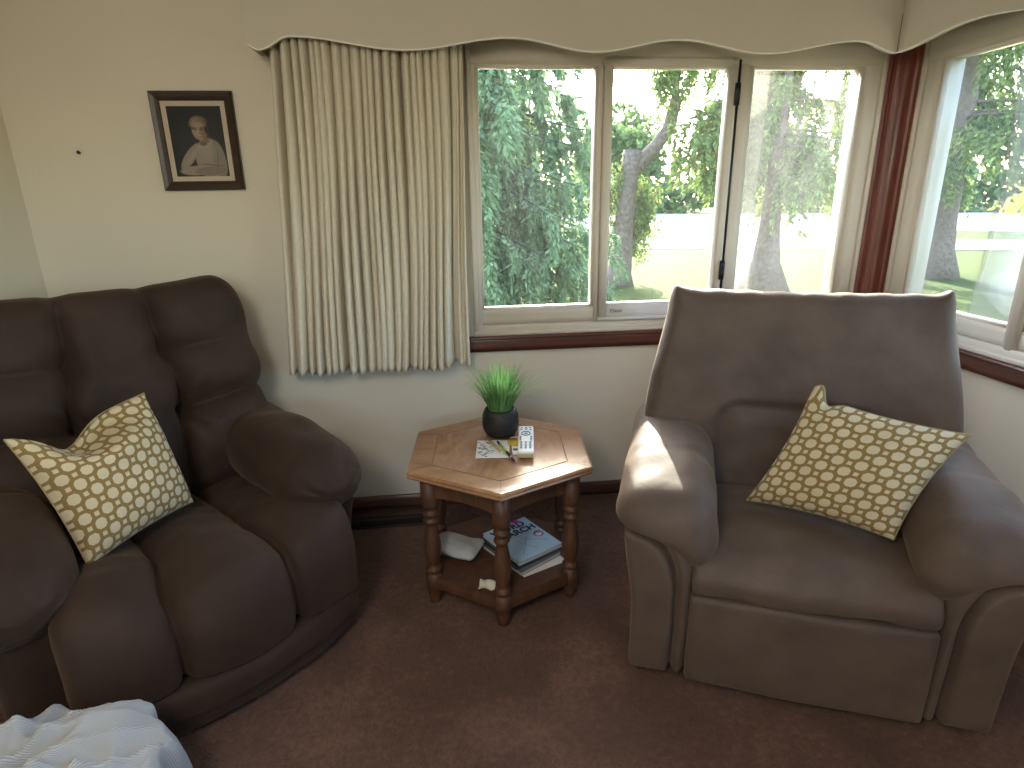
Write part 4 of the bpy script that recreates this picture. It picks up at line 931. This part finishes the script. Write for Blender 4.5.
# ------------------------------------------------------------------ light
SUN_AZ, SUN_EL = math.atan2(.18, 1.0), math.radians(23.8)      # azimuth from +Y towards +X
w_ = bpy.data.worlds.new('sky'); scene.world = w_; w_.use_nodes = True; nt = w_.node_tree; nt.nodes.clear()
sky = nt.nodes.new('ShaderNodeTexSky'); sky.sky_type = 'NISHITA'; sky.sun_disc = False; sky.sun_elevation = SUN_EL; sky.sun_rotation = SUN_AZ; sky.air_density = 1.0; sky.dust_density = 2.0; sky.ozone_density = 1.0
bg = nt.nodes.new('ShaderNodeBackground'); wo = nt.nodes.new('ShaderNodeOutputWorld'); bg.inputs[1].default_value = 1.7
nt.links.new(sky.outputs[0], bg.inputs[0]); nt.links.new(bg.outputs[0], wo.inputs[0])
sl = bpy.data.lights.new('sun', 'SUN'); sl.energy = 24.0; sl.angle = .009; sl.color = (1, .93, .80); so = bpy.data.objects.new('sun', sl); COL.objects.link(so)
d = Vector((math.sin(SUN_AZ) * math.cos(SUN_EL), math.cos(SUN_AZ) * math.cos(SUN_EL), math.sin(SUN_EL))); so.rotation_euler = d.to_track_quat('Z', 'Y').to_euler(); so.location = d * 30
def portal(name, loc, sx, sy, rot):
    l = bpy.data.lights.new(name, 'AREA'); l.shape = 'RECTANGLE'; l.size = sx; l.size_y = sy; l.cycles.is_portal = True; o = bpy.data.objects.new(name, l); COL.objects.link(o); o.location = loc; o.rotation_euler = rot
portal('sky_portal_back', ((W1[0] + W1[1]) / 2, .16, (SZ + HZ) / 2), W1[1] - W1[0], HZ - SZ, (-math.pi / 2, 0, 0))
portal('sky_portal_right', (.16, (W2[0] + W2[1]) / 2, (SZ + HZ) / 2), HZ - SZ, W2[1] - W2[0], (0, math.pi / 2, 0))
portal('sky_portal_front', ((W_FILL[0] + W_FILL[1]) / 2, YB - .16, (W_FILL[2] + W_FILL[3]) / 2), W_FILL[1] - W_FILL[0], W_FILL[3] - W_FILL[2], (math.pi / 2, 0, 0))
for i, (x_, y_) in enumerate(((-2.7, -3.0),)):  # added lamp on the ceiling, out of view, brightens the room
    lf = empty('fill_lamp', (x_, y_, ZC), label='added unseen fill lamp on the ceiling behind the viewer', cat='lamp')
    V, F = lathe([(.001, 0), (.24, 0), (.25, -.012), (.24, -.02)], 40); mk('fill_lamp_base', V, F, M['fill_lamp_base'], lf)
    V, F = lathe([(.23, -.02), (.21, -.055), (.15, -.08), (.07, -.092), (.001, -.095)], 40); mk('fill_lamp_diffuser', V, F, M['glow'], lf)
    pl = bpy.data.lights.new('fill_light', 'POINT'); pl.shadow_soft_size = .22; pl.energy = 54; pl.color = (1, .91, .77); po = bpy.data.objects.new('fill_light', pl); COL.objects.link(po); po.parent = lf; po.location = (0, 0, -.34)
scene.view_settings.view_transform = 'Standard'; scene.view_settings.look = 'None'; scene.view_settings.exposure = 0.18; scene.view_settings.gamma = 1.0; scene.view_settings.use_curve_mapping = False
scene.cycles.use_denoising = True; scene.cycles.max_bounces = 10; scene.cycles.diffuse_bounces = 6; scene.cycles.transparent_max_bounces = 12; scene.cycles.sample_clamp_indirect = 6.0
scene.cycles.caustics_reflective = False; scene.cycles.caustics_refractive = False
